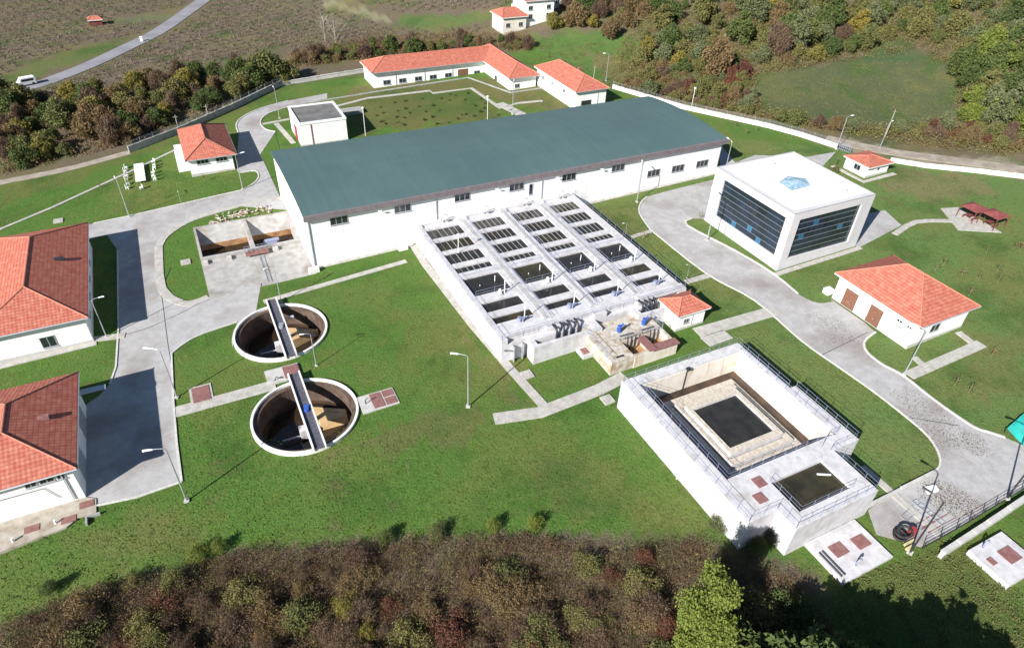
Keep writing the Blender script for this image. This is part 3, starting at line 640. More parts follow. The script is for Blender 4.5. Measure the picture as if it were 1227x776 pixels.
# ------------------------------------------------------------------ thickener tank
t = thing('sludge_thickener', (51,36,Z(51,36)), 'tall white open sludge thickener tank with square dark water pit', 'tank')
TT = 4.0
body = MB()
poly_cells_x = [41.3,43.0,45.9,46.0,46.5,46.9,47.4,48.0,55.1,55.7,56.2,56.8,59.0,59.9]
BL, BR, BF, BB = 45.8, 56.7, 32.4, 45.3; WL, WR, WF, WB = 47.6, 54.4, 35.3, 42.1
fr_ = [0,.3,.38,.64,.72,1.]
xs = [41.3,43.0]+[BL+(WL-BL)*q for q in fr_]+[BR-(BR-WR)*q for q in fr_[::-1]]+[59.0,59.9,60.8]
ys = [25.7,29.2,31.0]+[BF+(WF-BF)*q for q in fr_]+[BB-(BB-WB)*q for q in fr_[::-1]]+[47.2,48.6]
ys.insert(ys.index([y for y in ys if y > 39][0]), 39.0)
F = .2
H = [[None]*(len(xs)-1) for _ in range(len(ys)-1)]
for j in range(len(ys)-1):
    for i in range(len(xs)-1):
        xc, yc = (xs[i]+xs[i+1])/2, (ys[j]+ys[j+1])/2
        z = TT
        if xc > 59.9 and yc > 39: z = None
        if yc < 29.2: z = None
        if 43 < xc < 59 and 31 < yc < 47.2:
            z = F
            ring = min((xc-BL)/(WL-BL), (BR-xc)/(BR-WR), (yc-BF)/(WF-BF), (BB-yc)/(BB-WB))
            if ring > 0: z = 1.35
            if ring > .3: z = .8
            if ring > .38: z = 1.85
            if ring > .64: z = 1.35
            if ring > .72: z = 2.35
            if ring > 1.: z = .8
        H[j][i] = z
ys2 = list(ys)
j = min(range(len(ys)), key=lambda k: abs(ys[k]-39))
MB().steps(xs, ys, H, -2.5).build('tank_body', M['tank'], t)
xs3 = [41.3,45.1,47.0,54.4,56.8]; ys3 = [23.1,24.6,25.7,28.7,29.2]
H3 = [[None,TT,TT,TT],[None,TT,2.2,TT],[TT,TT,2.2,TT],[TT,TT,TT,TT]]
MB().steps(xs3, ys3, H3, -2.5).build('tank_annex', M['tank'], t)
MB().box(56.8,60.8,29.19,29.2,-2,3).build('side_face', M['tank'], t) if False else None
# stained inner linings
ln = MB(); ln.box(43.0,59.0,47.1,47.19,F,TT-.35); ln.box(58.9,58.99,31.0,47.1,F,TT-.3); ln.build('stained_lining', M['tankin'], t)
MB().box(43.01,BL-.01,31.01,47.1,F+.002,F+.3).box(BR+.01,58.9,31.01,47.1,F+.002,F+.3).box(BL-.01,BR+.01,BB+.01,47.1,F+.002,F+.3).box(BL-.01,BR+.01,31.01,BF-.01,F+.002,F+.3).build('scum_channel', M['mud'], t)
MB().box(WL+.01,WR-.01,WF+.01,WB-.01,.81,2.12).build('water_surface', M['water'], t)
led = MB()
for q0, q1, zz in ((.0,.3,1.35),(.38,.64,1.85),(.72,1.,2.35)):
    L0, L1, R0_, R1_ = BL+(WL-BL)*q0, BL+(WL-BL)*q1, BR-(BR-WR)*q0, BR-(BR-WR)*q1
    F0, F1, B0, B1 = BF+(WF-BF)*q0, BF+(WF-BF)*q1, BB-(BB-WB)*q0, BB-(BB-WB)*q1
    led.box(L0,R0_,F0,F1,zz+.003,zz+.06); led.box(L0,R0_,B1,B0,zz+.003,zz+.06); led.box(L0,L1,F1,B1,zz+.003,zz+.06); led.box(R1_,R0_,F1,B1,zz+.003,zz+.06)
led.build('weir_ledge', M['ledge'], t)
MB().box(47.01,54.39,24.61,28.69,2.21,3.65).build('water_surface', M['olivewater'], t)
hm = MB().box(43.9,45.0,27.7,29.0,TT+.003,TT+.07).box(43.6,44.8,25.9,27.0,TT+.003,TT+.07)
MB().box(45.3,46.5,28.6,29.9,TT+.003,TT+.07).build('hatch', M['hatch'], t); MB().box(43.9,45.1,27.0,28.2,TT+.003,TT+.07).build('hatch', M['hatch'], t)
railing(t, [[(41.45,48.4,TT),(41.45,25.85,TT),(45.25,25.85,TT),(45.25,23.25,TT),(56.6,23.25,TT),(56.6,29.4,TT),(60.6,29.4,TT),(60.6,38.8,TT)],
            [(42.9,47.3,TT),(42.9,30.9,TT),(59.1,30.9,TT)],[(41.45,48.4,TT),(59.7,48.4,TT),(59.7,39.2,TT)],
            [(46.9,28.8,TT),(46.9,24.5,TT),(54.5,24.5,TT)],[(59.1,31,TT),(59.1,47.2,TT)]], r=.02, sp=1.7)
MB().box(49.6,51.1,46.2,46.5,TT+.0,TT+.0001).build('x', M['rail'], t) if False else None
MB().tube([(52.7,27.6,3.72),(54.0,26.9,3.72)], .1, 6).build('outlet_pipe', M['lampwhite'], t)
MB().tube([(50.2,47.0,F+.3),(50.2,47.0,TT+.1)], .06, 6).box(50.0,50.4,46.6,47.1,TT,TT+.3).build('drive_shaft', M['dark'], t)
MB().tube([(41.2,36.0,Z(41,36)),(41.2,36.0,1.2)], .1, 6).build('vent_pipe', M['lampwhite'], t)
MB().tube([(55.4,29.9,TT),(55.4,29.9,TT+2.2)], .05, 6).tube([(55.4,29.9,TT+2.2),(55.4,29.2,TT+2.3)], .05, 6).build('hoist_post', M['metal'], t)
t = thing('valve_chamber', (51.4,20.4,Z(51,20)), 'white pad with two brown hatches at the foot of the thickener', 'valve chamber')
MB().box(47.9,55.0,18.0,23.05,-1.9,.15).build('slab', M['tank'], t)
for x, y in ((50.4,21.0),(53.3,20.7)): MB().box(x-.85,x+.85,y-.7,y+.7,.152,.22).build('hatch', M['hatch'], t)
MB().tube([(50.6,18.9,.15),(50.6,18.9,.8),(50.75,18.9,1.0),(51.0,18.9,1.05),(51.1,18.9,.85)], .1, 8).build('vent_hook', M['rail'], t, smooth=True)
MB().tube([(48.3,21.6,.15),(48.3,18.6,.15)], .12, 6).tube([(48.7,21.6,.2),(48.7,18.6,.2)], .1, 6).build('lying_pipe', M['dark'], t)
t = thing('valve_chamber', (65,13,Z(65,13)), 'white slab with brown hatches and hooked vent pipes at the lower right edge', 'valve chamber')
zz = Z(62,13)
MB().box(62.3,67.7,10.6,15.0,zz-1.2,zz+.75).build('slab', M['tank'], t)
MB().box(64.8,66.6,12.0,13.6,zz+.752,zz+.83).build('hatch', M['hatch'], t); MB().box(62.9,63.6,12.7,13.5,zz+.752,zz+.83).build('hatch', M['hatch'], t)
for x, y in ((64.0,14.6),(66.3,11.0)): MB().tube([(x,y,zz+.75),(x,y,zz+1.4),(x+.15,y,zz+1.6),(x+.4,y,zz+1.65),(x+.55,y,zz+1.4)], .1, 8).build('vent_hook', M['rail'], t, smooth=True)

# ------------------------------------------------------------------ office
t = thing('office_building', (91,73,Z(91,73)), 'white cube office building with framed blue glass fronts and flat roof', 'office')
OX0, OX1, OY0, OY1, OZ = 82.3, 100.4, 63.7, 82.2, 11.0
fr = MB()
REC = 1.0
fr.box(OX0+REC,OX1-.01,OY0+REC,OY1,-1,OZ-.3)                      # core
for (a0, a1, b0, b1) in ((OY0,65.1,-1,OZ),(79.8,OY1,-1,OZ)): fr.box(OX0,OX0+REC,a0,a1,b0,b1)
fr.box(OX0,OX0+REC,65.1,79.8,-1,2.7); fr.box(OX0,OX0+REC,65.1,79.8,9.75,OZ)
fr.box(OX0+REC,84.0,OY0,OY0+REC,-1,OZ); fr.box(97.9,OX1,OY0,OY0+REC,-1,OZ); fr.box(84.0,97.9,OY0,OY0+REC,-1,2.5); fr.box(84.0,97.9,OY0,OY0+REC,9.7,OZ)
fr.box(OX0+REC,OX1,OY0+REC,OY1,OZ-.3,OZ-.25)
fr.box(OX0+REC,OX1,OY1-.4,OY1,OZ-.3,OZ); fr.box(OX1-.4,OX1,OY0+REC,OY1-.4,OZ-.3,OZ)
fr.build('wall', M['panel'], t)
cp_ = MB(); cp_.box(OX0-.03,OX1+.03,OY0-.03,OY0+.12,OZ+.002,OZ+.06).box(OX0-.03,OX0+.12,OY0+.12,OY1,OZ+.002,OZ+.06).box(OX1-.12,OX1+.03,OY0+.12,OY1,OZ+.002,OZ+.06).box(OX0+.12,OX1-.12,OY1-.12,OY1+.03,OZ+.002,OZ+.06).build('coping', M['greyconc'], t)
for q_ in (OY0+.9, ): pass
def curtain(ax, pos, a0, a1, b0, b1, nv, nh):
    mp = wmap(ax, pos, 1); g = MB(); wbox(g, mp, a0, a1, b0, b1, .35, .45); c = g.build('curtain_wall', M['curtain'], t)
    g = MB()
    for i in range(nh+1):
        z = b0+(b1-b0)*i/nh; wbox(g, mp, a0, a1, max(z-.03,b0), min(z+.03,b1), .27, .35)
    g.build('mullion', M['mull'], c); g = MB()
    for i in range(nv+1):
        x = a0+(a1-a0)*i/nv; wbox(g, mp, max(x-.02,a0), min(x+.02,a1), b0, b1, .31, .348)
    g.build('glass_joint', M['dark'], c)
    for k in range(7):
        i = random.randrange(nv); q = random.randrange(nh); g = MB(); wbox(g, mp, a0+(a1-a0)*i/nv+.05, a0+(a1-a0)*(i+1)/nv-.05, b0+(b1-b0)*q/nh+.05, b0+(b1-b0)*(q+1)/nh-.05, .33, .345)
        g.build('opening_pane', M['glass' if k % 3 else 'bluepane'], c)
curtain('u', OX0, 65.1, 79.8, 2.7, 9.75, 12, 7); curtain('v', OY0, 84.0, 97.9, 2.5, 9.7, 11, 7)
MB().box(OX0+REC,OX1-.4,OY0+REC,OY1-.4,OZ-.245,OZ-.2).build('roof_membrane', mat('white_roof_membrane', (.8,.8,.8), .8, (.72,.72,.73), .4), t)
sk = MB()
c0 = (90.5,72.0)
base = [(88.2,70.4),(92.8,70.6),(94.0,73.0),(91.8,74.8),(88.6,73.6)]
for i in range(5):
    a, b = base[i], base[(i+1) % 5]; sk.face([(a[0],a[1],OZ-.1),(b[0],b[1],OZ-.1),(c0[0]+.6,c0[1]+.4,OZ+.35)])
s0 = sk.build('skylight', M['sky_glass'], t)
g = MB()
for a in base: g.tube([(a[0],a[1],OZ-.08),(c0[0]+.6,c0[1]+.4,OZ+.38)], .025, 4)
g.tube([(a[0],a[1],OZ-.08) for a in base+base[:1]], .03, 4); g.build('skylight_frame', M['metal'], s0)
for x, y in ((96.6,66.5),(98.8,69.5),(93.0,79.5)): MB().tube([(x,y,OZ-.2),(x,y,OZ+.25)], .16, 8).build('roof_vent', M['metal'], t)
MB().tube([(82.1,76.5,.3),(82.1,76.5,2.6)], .05, 5).build('downpipe', M['metal'], t)

# ------------------------------------------------------------------ tile roofed buildings
t = thing('workshop', (91,47,Z(91,47)), 'white workshop with two brown doors and orange hipped roof beside the east road', 'workshop')
walls(t, 84.8,96.5,40.6,54.2,-.5,4.95); hip_roof(t, 84.3,97.3,39.9,55.0,5.0,8.6,'y',6.2)
door(t,'u',84.8,-1,50.2,52.5,.75,3.7); door(t,'u',84.8,-1,45.7,47.9,.75,3.7)
window(t,'v',40.6,-1,88.5,90.5,2.4,3.7,2); window(t,'u',84.8,-1,42.6,43.6,3.6,4.2,2,'lampwhite'); window(t,'u',84.8,-1,41.1,41.9,3.6,4.2,2,'lampwhite')
tag(at_base(MB().box(84.6,85.8,54.9,56.0,.2,1.5).build('utility_box', M['lampwhite']),85.2,55.4,.6), 'white cabinet at the far left corner of the orange roofed workshop', 'utility box')

t = thing('garage_building', (-25,104,Z(-25,104)), 'white building with large faded orange hip roof left of the yard', 'building')
walls(t, -31,-18.3,91.4,118.3,-3.5,2.3); hip_roof(t, -31.8,-17.6,90.7,119.2,2.3,4.9,'y',7.0)
window(t,'v',91.4,-1,-24.2,-22.4,-1.5,.3,2,glass='glass'); pipe(t,[(-18.2,91.35,2.1),(-18.2,91.35,-2)],.06)
MB().box(-21.6,-20.4,105.6,106.2,3.5,3.95).build('roof_hatch', M['dark'], t)
strip([(-31,90.8),(-17.9,90.8)], 1.0, -.3, .12, MB()).build('apron', M['path'], t)
for y in (95,100,105,110): window(t,'u',-18.3,1,y,y+1.8,-.6,.8,2)
t = thing('garage_building', (-25,70,Z(-25,70)), 'white building with dark weathered orange hip roof nearest the lower left corner', 'building')
walls(t, -30.5,-19.2,62.1,77.6,-3.5,2.9,plinth=False); hip_roof(t, -31.2,-18.5,61.5,78.2,2.95,5.3,'y',6.0)
window(t,'v',62.1,-1,-23.6,-22.5,1.6,2.45,2); window(t,'v',62.1,-1,-22.3,-20.9,1.6,2.45,2); window(t,'v',62.1,-1,-20.7,-19.9,1.6,2.45,2)
door(t,'u',-19.2,1,64.5,67.8,-2.0,1.6,'metal'); door(t,'u',-19.2,1,71.5,75.0,-2.0,1.6,'metal')
MB().box(-19.2,-16.6,76.5,76.7,1.1,1.3).box(-19.15,-16.0,75.6,76.48,1.32,1.4).build('canopy', M['metal'], t)
MB().box(-22.0,-20.9,69.3,69.9,4.0,4.4).build('roof_hatch', M['hatch'], t)
pipe(t,[(-20.2,62.0,2.8),(-20.2,62.0,-1.8)],.06); pipe(t,[(-30,62.02,1.2),(-22.2,62.02,1.0),(-21.3,62.02,-1.0)],.03,'dark','cable')
yd = thing('tank_terrace', (-24,59,Z(-24,59)), 'stained concrete terrace with hatches in front of the lower left building', 'terrace')
zz = Z(-24,59)
MB().prism([(-32,57.6),(-21,58.6),(-20.0,59.4),(-18.2,59.4),(-18.2,61.4),(-19.2,62.05),(-32,62.05)], zz-.6, zz+.3).build('slab', streaks(mat('stained_terrace', (.42,.38,.33), .9, (.3,.26,.21), .8, .2, 8), (.2,.14,.1), .5, .8, .8), yd)
for x, y in ((-18.9,60.9),(-24.0,59.8),(-20.6,59.5)): MB().box(x-.9,x+.5,y-.4,y+.5,zz+.303,zz+.36).build('hatch', M['hatch'], yd)
MB().tube([(-22.0,59.6,zz+.3),(-22.0,59.6,zz+.8)], .12, 8).tube([(-25.8,58.9,zz+.3),(-25.8,58.9,zz+.8)], .14, 8).build('vent_stub', M['lampwhite'], yd)
MB().box(-19.0,-17.8,58.9,59.1,zz-.3,zz+.55).box(-19.2,-19.0,58.0,59.1,zz-.3,zz+.55).build('kerb_wall', M['greyconc'], yd)
t = thing('guard_house', (4,147,Z(4,147)), 'small white house with pyramid orange roof beside the upper left yard', 'house')
walls(t, -.2,8.0,139.7,156,-2.8,1.95); hip_roof(t, -.8,8.9,139.1,156.4,2.0,4.3,'y',4.6,ridge='door')
window(t,'v',139.7,-1,1.2,3.5,.7,1.75,3); window(t,'v',139.7,-1,4.8,7.0,.7,1.75,3)
MB().box(-2.2,-.2,150,151,-2.5,.9).build('annex', M['white'], t)
MB().box(-2.4,-.25,143,154,-2.6,-1.2).build('side_wall', M['wallwhite'], t)
t = thing('flat_roofed_store', (27.5,148,Z(27,148)), 'white cubic store with flat grey bitumen roof behind the hall', 'store')
walls(t, 22.8,32.9,144.6,155.4,-2.2,4.0); 
MB().box(22.7,33.0,144.5,144.9,3.98,4.4).box(22.7,33.0,155.1,155.5,3.98,4.4).box(22.7,23.1,144.9,155.1,3.98,4.4).box(32.6,33.0,144.9,155.1,3.98,4.4).build('parapet', M['white'], t)
MB().box(23.1,32.6,144.9,155.1,4.0,4.12).build('roof', M['bitumen'], t)
door(t,'u',22.8,-1,148.2,151.2,-1.1,2.2,'reddoor'); pipe(t,[(25.2,144.5,3.9),(25.2,144.5,-1)],.06,'reddoor')
t = thing('staff_building', (70,172,Z(70,172)), 'long low white L-shaped building with orange roof at the back', 'building')
walls(t, 48,86.2,174.2,183,-2,3.75,plinth=False); MB().box(79.6,87.2,158.2,174.2,-2,3.75).build('wall', M['white'], t)
hip_roof(t, 47.3,88.2,173.3,184,3.8,6.1,'x',5.3)
hip_roof(t, 78.8,88.3,157.3,184.1,3.82,6.25,'y',4.7)
for u_ in (51.5,55.8,60.2,64.4,68.8): window(t,'v',174.2,-1,u_-1,u_+1,.25,1.4,2)
door(t,'v',174.2,-1,71.6,74.6,-.2,2.0); window(t,'v',174.2,-1,76.4,78.2,.2,1.2,2); window(t,'u',79.6,-1,166,167.6,.2,1.8,2); window(t,'v',158.2,-1,81,82.4,1,2,2)
for u_ in (54,62,70,79.4): pipe(t,[(u_,174.1,3.6),(u_,174.1,-.8)],.05)
dw = strip([(26,170.5),(48,171.4),(73.6,171.6),(79,156.4),(92,156)], .5, -.5, .2, MB()).build('retaining_wall', M['greyconc'])
tag(at_base(dw,50,170,Z(50,170)), 'low dark grey retaining wall running along the foot of the L-shaped building', 'wall')
t = thing('storage_building', (92,148,Z(92,148)), 'tall white building with orange hip roof just behind the green roofed hall', 'building')
walls(t, 88,96.6,138.9,159.2,-1,5.3); hip_roof(t, 87.4,97.2,138.3,160,5.4,7.9,'y',4.6)
window(t,'v',138.9,-1,89.6,92.4,1.9,2.9,3,'dark'); pipe(t,[(94.2,138.85,5.2),(94.2,138.85,.6)],.06)
for y in (144,150,155): window(t,'u',88,-1,y,y+1.4,3.2,4.2,2,'lampwhite')
MB().box(92.8,93.6,146.5,147.3,7.3,8.3).build('chimney', M['hatch'], t)
t = thing('gate_house', (126.5,84.5,Z(126,84)), 'tiny white gate house with flat orange roof by the right entrance', 'gate house')
walls(t, 123.3,129.7,82.0,87.5,.5,4.2); hip_roof(t, 122.8,130.3,81.4,88.0,4.25,5.1,'x',3.2,gut=False)
window(t,'u',123.3,-1,83.6,85.2,2.6,3.7,2); window(t,'v',82.0,-1,126.2,127.2,2.8,3.5,1,'lampwhite')

# far houses and hut
HP = [G(613,36),G(640,27),G(655,12)]
for k, (X, Y, w, dp, hh, lab) in enumerate(((HP[0][0],HP[0][1]+2,8,8,4.2,'far cream house with low red roof at the top edge, nearest of the houses'),(HP[1][0]+1,HP[1][1]+3,10,9,6.4,'far tall white house with red roof at the top edge, right of the cream one'),(HP[2][0]+2,HP[2][1]+3,7,7,4.0,'far small pale house half hidden behind the tall white house'))):
    zb = Z(X,Y); t = thing('far_house', (X,Y,zb), lab, 'house', 'houses at the top edge')
    MB().box(X-w/2,X+w/2,Y-dp/2,Y+dp/2,zb-2,zb+hh).build('wall', M['cream' if k == 0 else 'white'], t)
    hip_roof(t, X-w/2-.6,X+w/2+.6,Y-dp/2-.6,Y+dp/2+.6,zb+hh+.01,zb+hh+1.8,'x',2.5,gut=False)
    for i in range(2): 
        for zz in (1.2,3.6)[:2 if hh > 4.5 else 1]: window(t,'v',Y-dp/2,-1,X-w/2+1+i*(w-3.6),X-w/2+2.4+i*(w-3.6),zb+zz,zb+zz+1.2,2)
    MB().box(X+1,X+1.7,Y,Y+.7,zb+hh+1,zb+hh+2.6).build('chimney', M['cream'], t)
X, Y = G(116,30); zb = Z(X,Y); t = thing('field_hut', (X,Y,zb), 'tiny red roofed hut alone in the top left orchard', 'hut')
MB().box(X-1.8,X+1.8,Y-1.4,Y+1.4,zb-.5,zb+1.9).build('wall', M['red'], t); hip_roof(t,X-2.2,X+2.2,Y-1.8,Y+1.8,zb+1.9,zb+2.7,'x',1.2,gut=False)

# ------------------------------------------------------------------ sludge beds
t = thing('sludge_drying_bed', (5.8,106,Z(5.8,106)), 'concrete sludge bed with two open pits and apron against the hall end', 'sludge bed')
S = -.95
xs = [-2.3,-1.9,5.9,6.5,13.5,13.95]; ys = [94.9,100.0,105.9,106.5,112.4,116.9,117.2]
AP = -1.6
H = [[AP,AP,AP,AP,AP],[AP+.02,AP+.02,AP+.02,AP+.02,AP+.02],[S,S,S,S,S],[S,-4.6,S,-4.6,S],[S,-4.6,S,-4.6,S],[S]*5]
MB().steps(xs, ys, H, -5).build('bed_body', M['bedconc'], t)
for a_, b_ in ((-1.89,5.89),(6.51,13.49)):
    MB().face([(a_,113.2,-2.5),(b_,113.2,-2.5),(b_,116.89,-1.0),(a_,116.89,-1.0)]).build('ramp', M['bedconc'], t)
    MB().box(a_,b_,113.1,113.2,-4.5,-2.5).build('tan_back_wall', M['tan'], t)
MB().box(-1.89,5.89,106.51,113.09,-4.59,-3.5).box(6.51,13.49,106.51,113.09,-4.59,-3.5).build('sludge_water', M['brownwater'], t)
MB().box(4.6,8.3,104.3,105.7,-1.2,-1.1).build('grating', M['hatch'], t)
railing(t, [[(4.6,105.6,-1.1),(8.3,105.6,-1.1)],[(4.6,104.4,-1.1),(4.6,105.6,-1.1)]], r=.03, sp=.7)
ldr = MB()
for x in (6.5,7.1): ldr.tube([(x,96.0,AP+.1),(x,104.2,AP+.25)], .04, 4)
for i in range(22): ldr.tube([(6.5,96.2+i*.37,AP+.13),(7.1,96.2+i*.37,AP+.13)], .03, 4)
o = ldr.build('lying_ladder', M['metal']); at_base(o,6.8,96,AP); tag(o, 'steel ladder frame lying on the sludge bed apron', 'ladder')
for k, (x, y) in enumerate(((-1.7,105.3),(2.0,105.3),(9.5,105.3))):
    o = MB().box(x-.4,x+.4,y-.5,y+.4,AP+.02,AP+.5).build('concrete_block', M['conc']); at_base(o,x,y,AP)
    tag(o, ['concrete block at the left corner of the sludge bed apron','concrete block midway along the left sludge pit','concrete block in front of the right sludge pit'][k], 'block')
t = thing('roller_machine', (9.6,109.5,-3.5), 'grey-blue machine standing in the right hand sludge pit', 'machine')
MB().box(8.2,10.4,109.2,110.6,-3.5,-2.4).tube([(8.4,109.9,-2.2),(10.8,109.9,-2.2)], .35, 8).build('body', M['rail'], t)
for x in (8.5,10.2): MB().tube([(x,109.1,-3.2),(x,108.9,-3.2)], .3, 10).build('wheel', M['rubber'], t)
# pallets / white rubble behind the bed
for k in range(80):
    u_ = random.uniform(.5,11.5); v_ = random.uniform(117.8,121.5) if u_ > 2 else random.uniform(117.8,118.8); s_ = random.uniform(.2,.5); a = random.uniform(0,3.1)
    if k == 0: rub = MB()
    ca_, sa_ = math.cos(a)*s_, math.sin(a)*s_; w = random.uniform(.12,.3); z = Z(u_,v_)+random.uniform(.02,.4)
    rub.prism([(u_-ca_-sa_*w,v_-sa_+ca_*w),(u_+ca_-sa_*w,v_+sa_+ca_*w),(u_+ca_+sa_*w,v_+sa_-ca_*w),(u_-ca_+sa_*w,v_-sa_-ca_*w)], z, z+.12)
tag(at_base(rub.build('rubble_pile', mat('pale_scrap', (.62,.56,.52), .8, (.35,.22,.18), 2.)),6,119,-1.4), 'litter of pale broken slabs and boards behind the sludge bed', 'rubble', kind='stuff')
MB().box(10.8,13.8,117.3,120.5,-2,-1.1).build('slab', M['conc'], t) if False else None

# ------------------------------------------------------------------ clarifiers
for k, (cx, cy) in enumerate(circles):
    t = thing('round_clarifier', (cx,cy,Z(cx,cy)), ['round sunken clarifier tank nearer the sludge bed, with bridge across','round sunken clarifier tank nearer the viewer, with bridge across'][k], 'clarifier', 'round clarifier tanks')
    rim = -1.05; R0, R1 = RR+.12, RR-.18; NS = 72
    w = MB()
    cs = [(math.cos(2*PI*i/NS), math.sin(2*PI*i/NS)) for i in range(NS)]
    for i in range(NS):
        a, b = cs[i], cs[(i+1) % NS]
        P = lambda c, r_, z: (cx+c[0]*r_, cy+c[1]*r_, z)
        w.face([P(a,R0,-2.2),P(b,R0,-2.2),P(b,R0,rim),P(a,R0,rim)])
        w.face([P(a,R0,rim),P(b,R0,rim),P(b,R1,rim),P(a,R1,rim)])
        w.face([P(a,R1,rim),P(b,R1,rim),P(b,R1,rim-.35),P(a,R1,rim-.35)])
    w.build('rim', M['wallwhite'], t)
    w = MB()
    for i in range(NS):
        a, b = cs[i], cs[(i+1) % NS]
        w.face([P(a,R1,rim-.35),P(b,R1,rim-.35),P(b,R1-.55,rim-.38),P(a,R1-.55,rim-.38)])
        w.face([P(a,R1-.55,rim-.38),P(b,R1-.55,rim-.38),P(b,R1-.55,-4.4),P(a,R1-.55,-4.4)])
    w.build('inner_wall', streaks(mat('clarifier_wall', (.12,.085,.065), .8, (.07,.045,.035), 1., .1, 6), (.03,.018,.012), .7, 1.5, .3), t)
    w = MB(); m_ = 6
    for i in range(NS):
        a, b = cs[i], cs[(i+1) % NS]
        w.face([P(a,R1-.56,-4.3),P(b,R1-.56,-4.3),(cx,cy,-5.0)])
    w.build('floor', M['mud'], t)
    # sediment wedge by the bridge, shaped and coloured as a sunlit strip of floor
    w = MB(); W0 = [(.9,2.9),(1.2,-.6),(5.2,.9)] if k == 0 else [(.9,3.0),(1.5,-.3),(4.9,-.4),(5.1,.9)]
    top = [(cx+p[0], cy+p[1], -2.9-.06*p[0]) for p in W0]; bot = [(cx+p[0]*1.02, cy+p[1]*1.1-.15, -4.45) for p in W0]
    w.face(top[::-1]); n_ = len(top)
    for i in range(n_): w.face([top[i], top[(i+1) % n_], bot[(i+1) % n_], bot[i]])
    w.build('sunlit_sediment_wedge', mat('sunlit_tan_sediment', (.6,.44,.24), .8, (.5,.32,.15), 1.4, .3, 4), t)
    w = MB()
    for i in range(24):
        a, b = 2*PI*i/24, 2*PI*(i+1)/24; w.face([(cx+math.cos(a)*5.66,cy+math.sin(a)*5.66,-4.36),(cx+math.cos(b)*5.66,cy+math.sin(b)*5.66,-4.36),(cx,cy,-4.36)])
    w.build('water_film', M['brownwater'], t)
    bx = cx+.15+.1*k; b0, b1 = cy-RR-.3, cy+RR+1.2; dk = rim+.25
    br = MB().box(bx-.62,bx+.62,b0,b1,dk,dk+.08).build('bridge', M['deckgrate'], t)
    MB().box(bx-.8,bx-.62,b0,b1,rim+.005,dk+.35).box(bx+.62,bx+.8,b0,b1,rim+.005,dk+.35).build('bridge_beam', M['wallwhite'], t)
    MB().tube([(bx,cy,-4.9),(bx,cy,dk)], .35, 12).build('centre_column', M['tank'], t)
    MB().tube([(bx,cy,dk+.08),(bx,cy,dk+.55)], .3, 10).box(bx-.2,bx+.45,cy+.3,cy+.7,dk+.08,dk+.5).build('scraper_drive', M['blue'] if k else M['metal'], t)
    sc = MB(); an = 2.9
    sc.box(bx-3.6,bx-.3,cy-.9,cy-.78,-3.9,-3.7).box(bx-1.4,bx-.3,cy-1.3,cy-.2,-4.2,-2.7)
    for i in range(5): sc.tube([(bx-1.0-.6*i,cy-.85,-3.9),(bx-1.2-.6*i,cy-.6,-4.5)], .05, 4)
    sc.build('scraper_arm', M['tank'], t)
    g = MB()
    for i in range(9): g.tube([(cx+2.0+.3*i,cy+.6-.1*i,-3.6),(cx+1.7+.3*i,cy+1.6-.1*i,-3.1)], .06, 4)
    g.tube([(cx+1.6,cy+.8,-3.2),(cx+4.6,cy-.2,-3.4)], .08, 5); g.build('scraper_blade', M['dark'] if k else M['tank'], t)
    if k == 0: MB().box(cx+1.2,cx+2.4,cy+2.6,cy+2.9,rim-.3,rim-.05).build('scum_box', M['tank'], t)
t = thing('chamber_cover', (4.3,73,Z(4,73)), 'square concrete chamber with pink hatch between the two round clarifiers', 'chamber')
MB().box(2.1,6.5,71.5,74.3,-2,-1.25).build('slab', M['conc'], t); MB().box(4.4,6.4,71.7,74.1,-1.248,-1.18).build('hatch', M['hatch'], t)
MB().tube([(3.0,71.9,-1.25),(3.3,72.0,-.8),(3.7,71.9,-1.0),(4.1,72.0,-1.2)], .07, 5).build('hose', M['dark'], t)
t = thing('chamber_cover', (14,62.7,Z(14,62)), 'concrete chamber with three brown hatches right of the nearer clarifier', 'chamber')
MB().box(11.85,16.6,61.2,64.3,-2,-1.1).build('slab', M['conc'], t)
for a, b, c_, d_ in ((13.4,14.8,61.4,64.1),(15.0,16.4,61.4,62.7),(15.0,16.4,62.9,64.1)): MB().box(a,b,c_,d_,-1.098,-1.03).build('hatch', M['hatch'], t)
MB().tube([(12.6,62.7,-1.1),(12.6,62.7,-.4),(12.9,62.7,-.2)], .07, 5).build('vent_hook', M['dark'], t)
t = thing('chamber_cover', (-5.9,73.6,Z(-6,73)), 'square pale framed chamber with brown hatch beside the west yard', 'chamber')
MB().box(-7.3,-4.6,71.9,75.4,-2.4,-1.72).build('slab', M['path'], t); MB().box(-7.0,-4.9,72.2,75.1,-1.718,-1.65).build('hatch', M['hatch'], t)
for lab, (X, Y) in (('square white manhole slab on the lawn in front of the filter tank',(33.7,58.9)),('square white manhole slab on the lawn left of the tall thickener',(40.9,50.2)),('white manhole slab in the grass island left of the sludge bed',(-4.6,107.3)),('pale concrete slab with slots on the lawn above the left building',G(70,265))):
    o = MB().box(X-.75,X+.75,Y-.75,Y+.75,Z(X,Y)-.3,Z(X,Y)+.18).box(X-.3,X+.3,Y-.3,Y+.3,Z(X,Y)+.182,Z(X,Y)+.22).build('manhole_slab', M['path']); at_base(o,X,Y,Z(X,Y)); tag(o, lab, 'manhole slab')

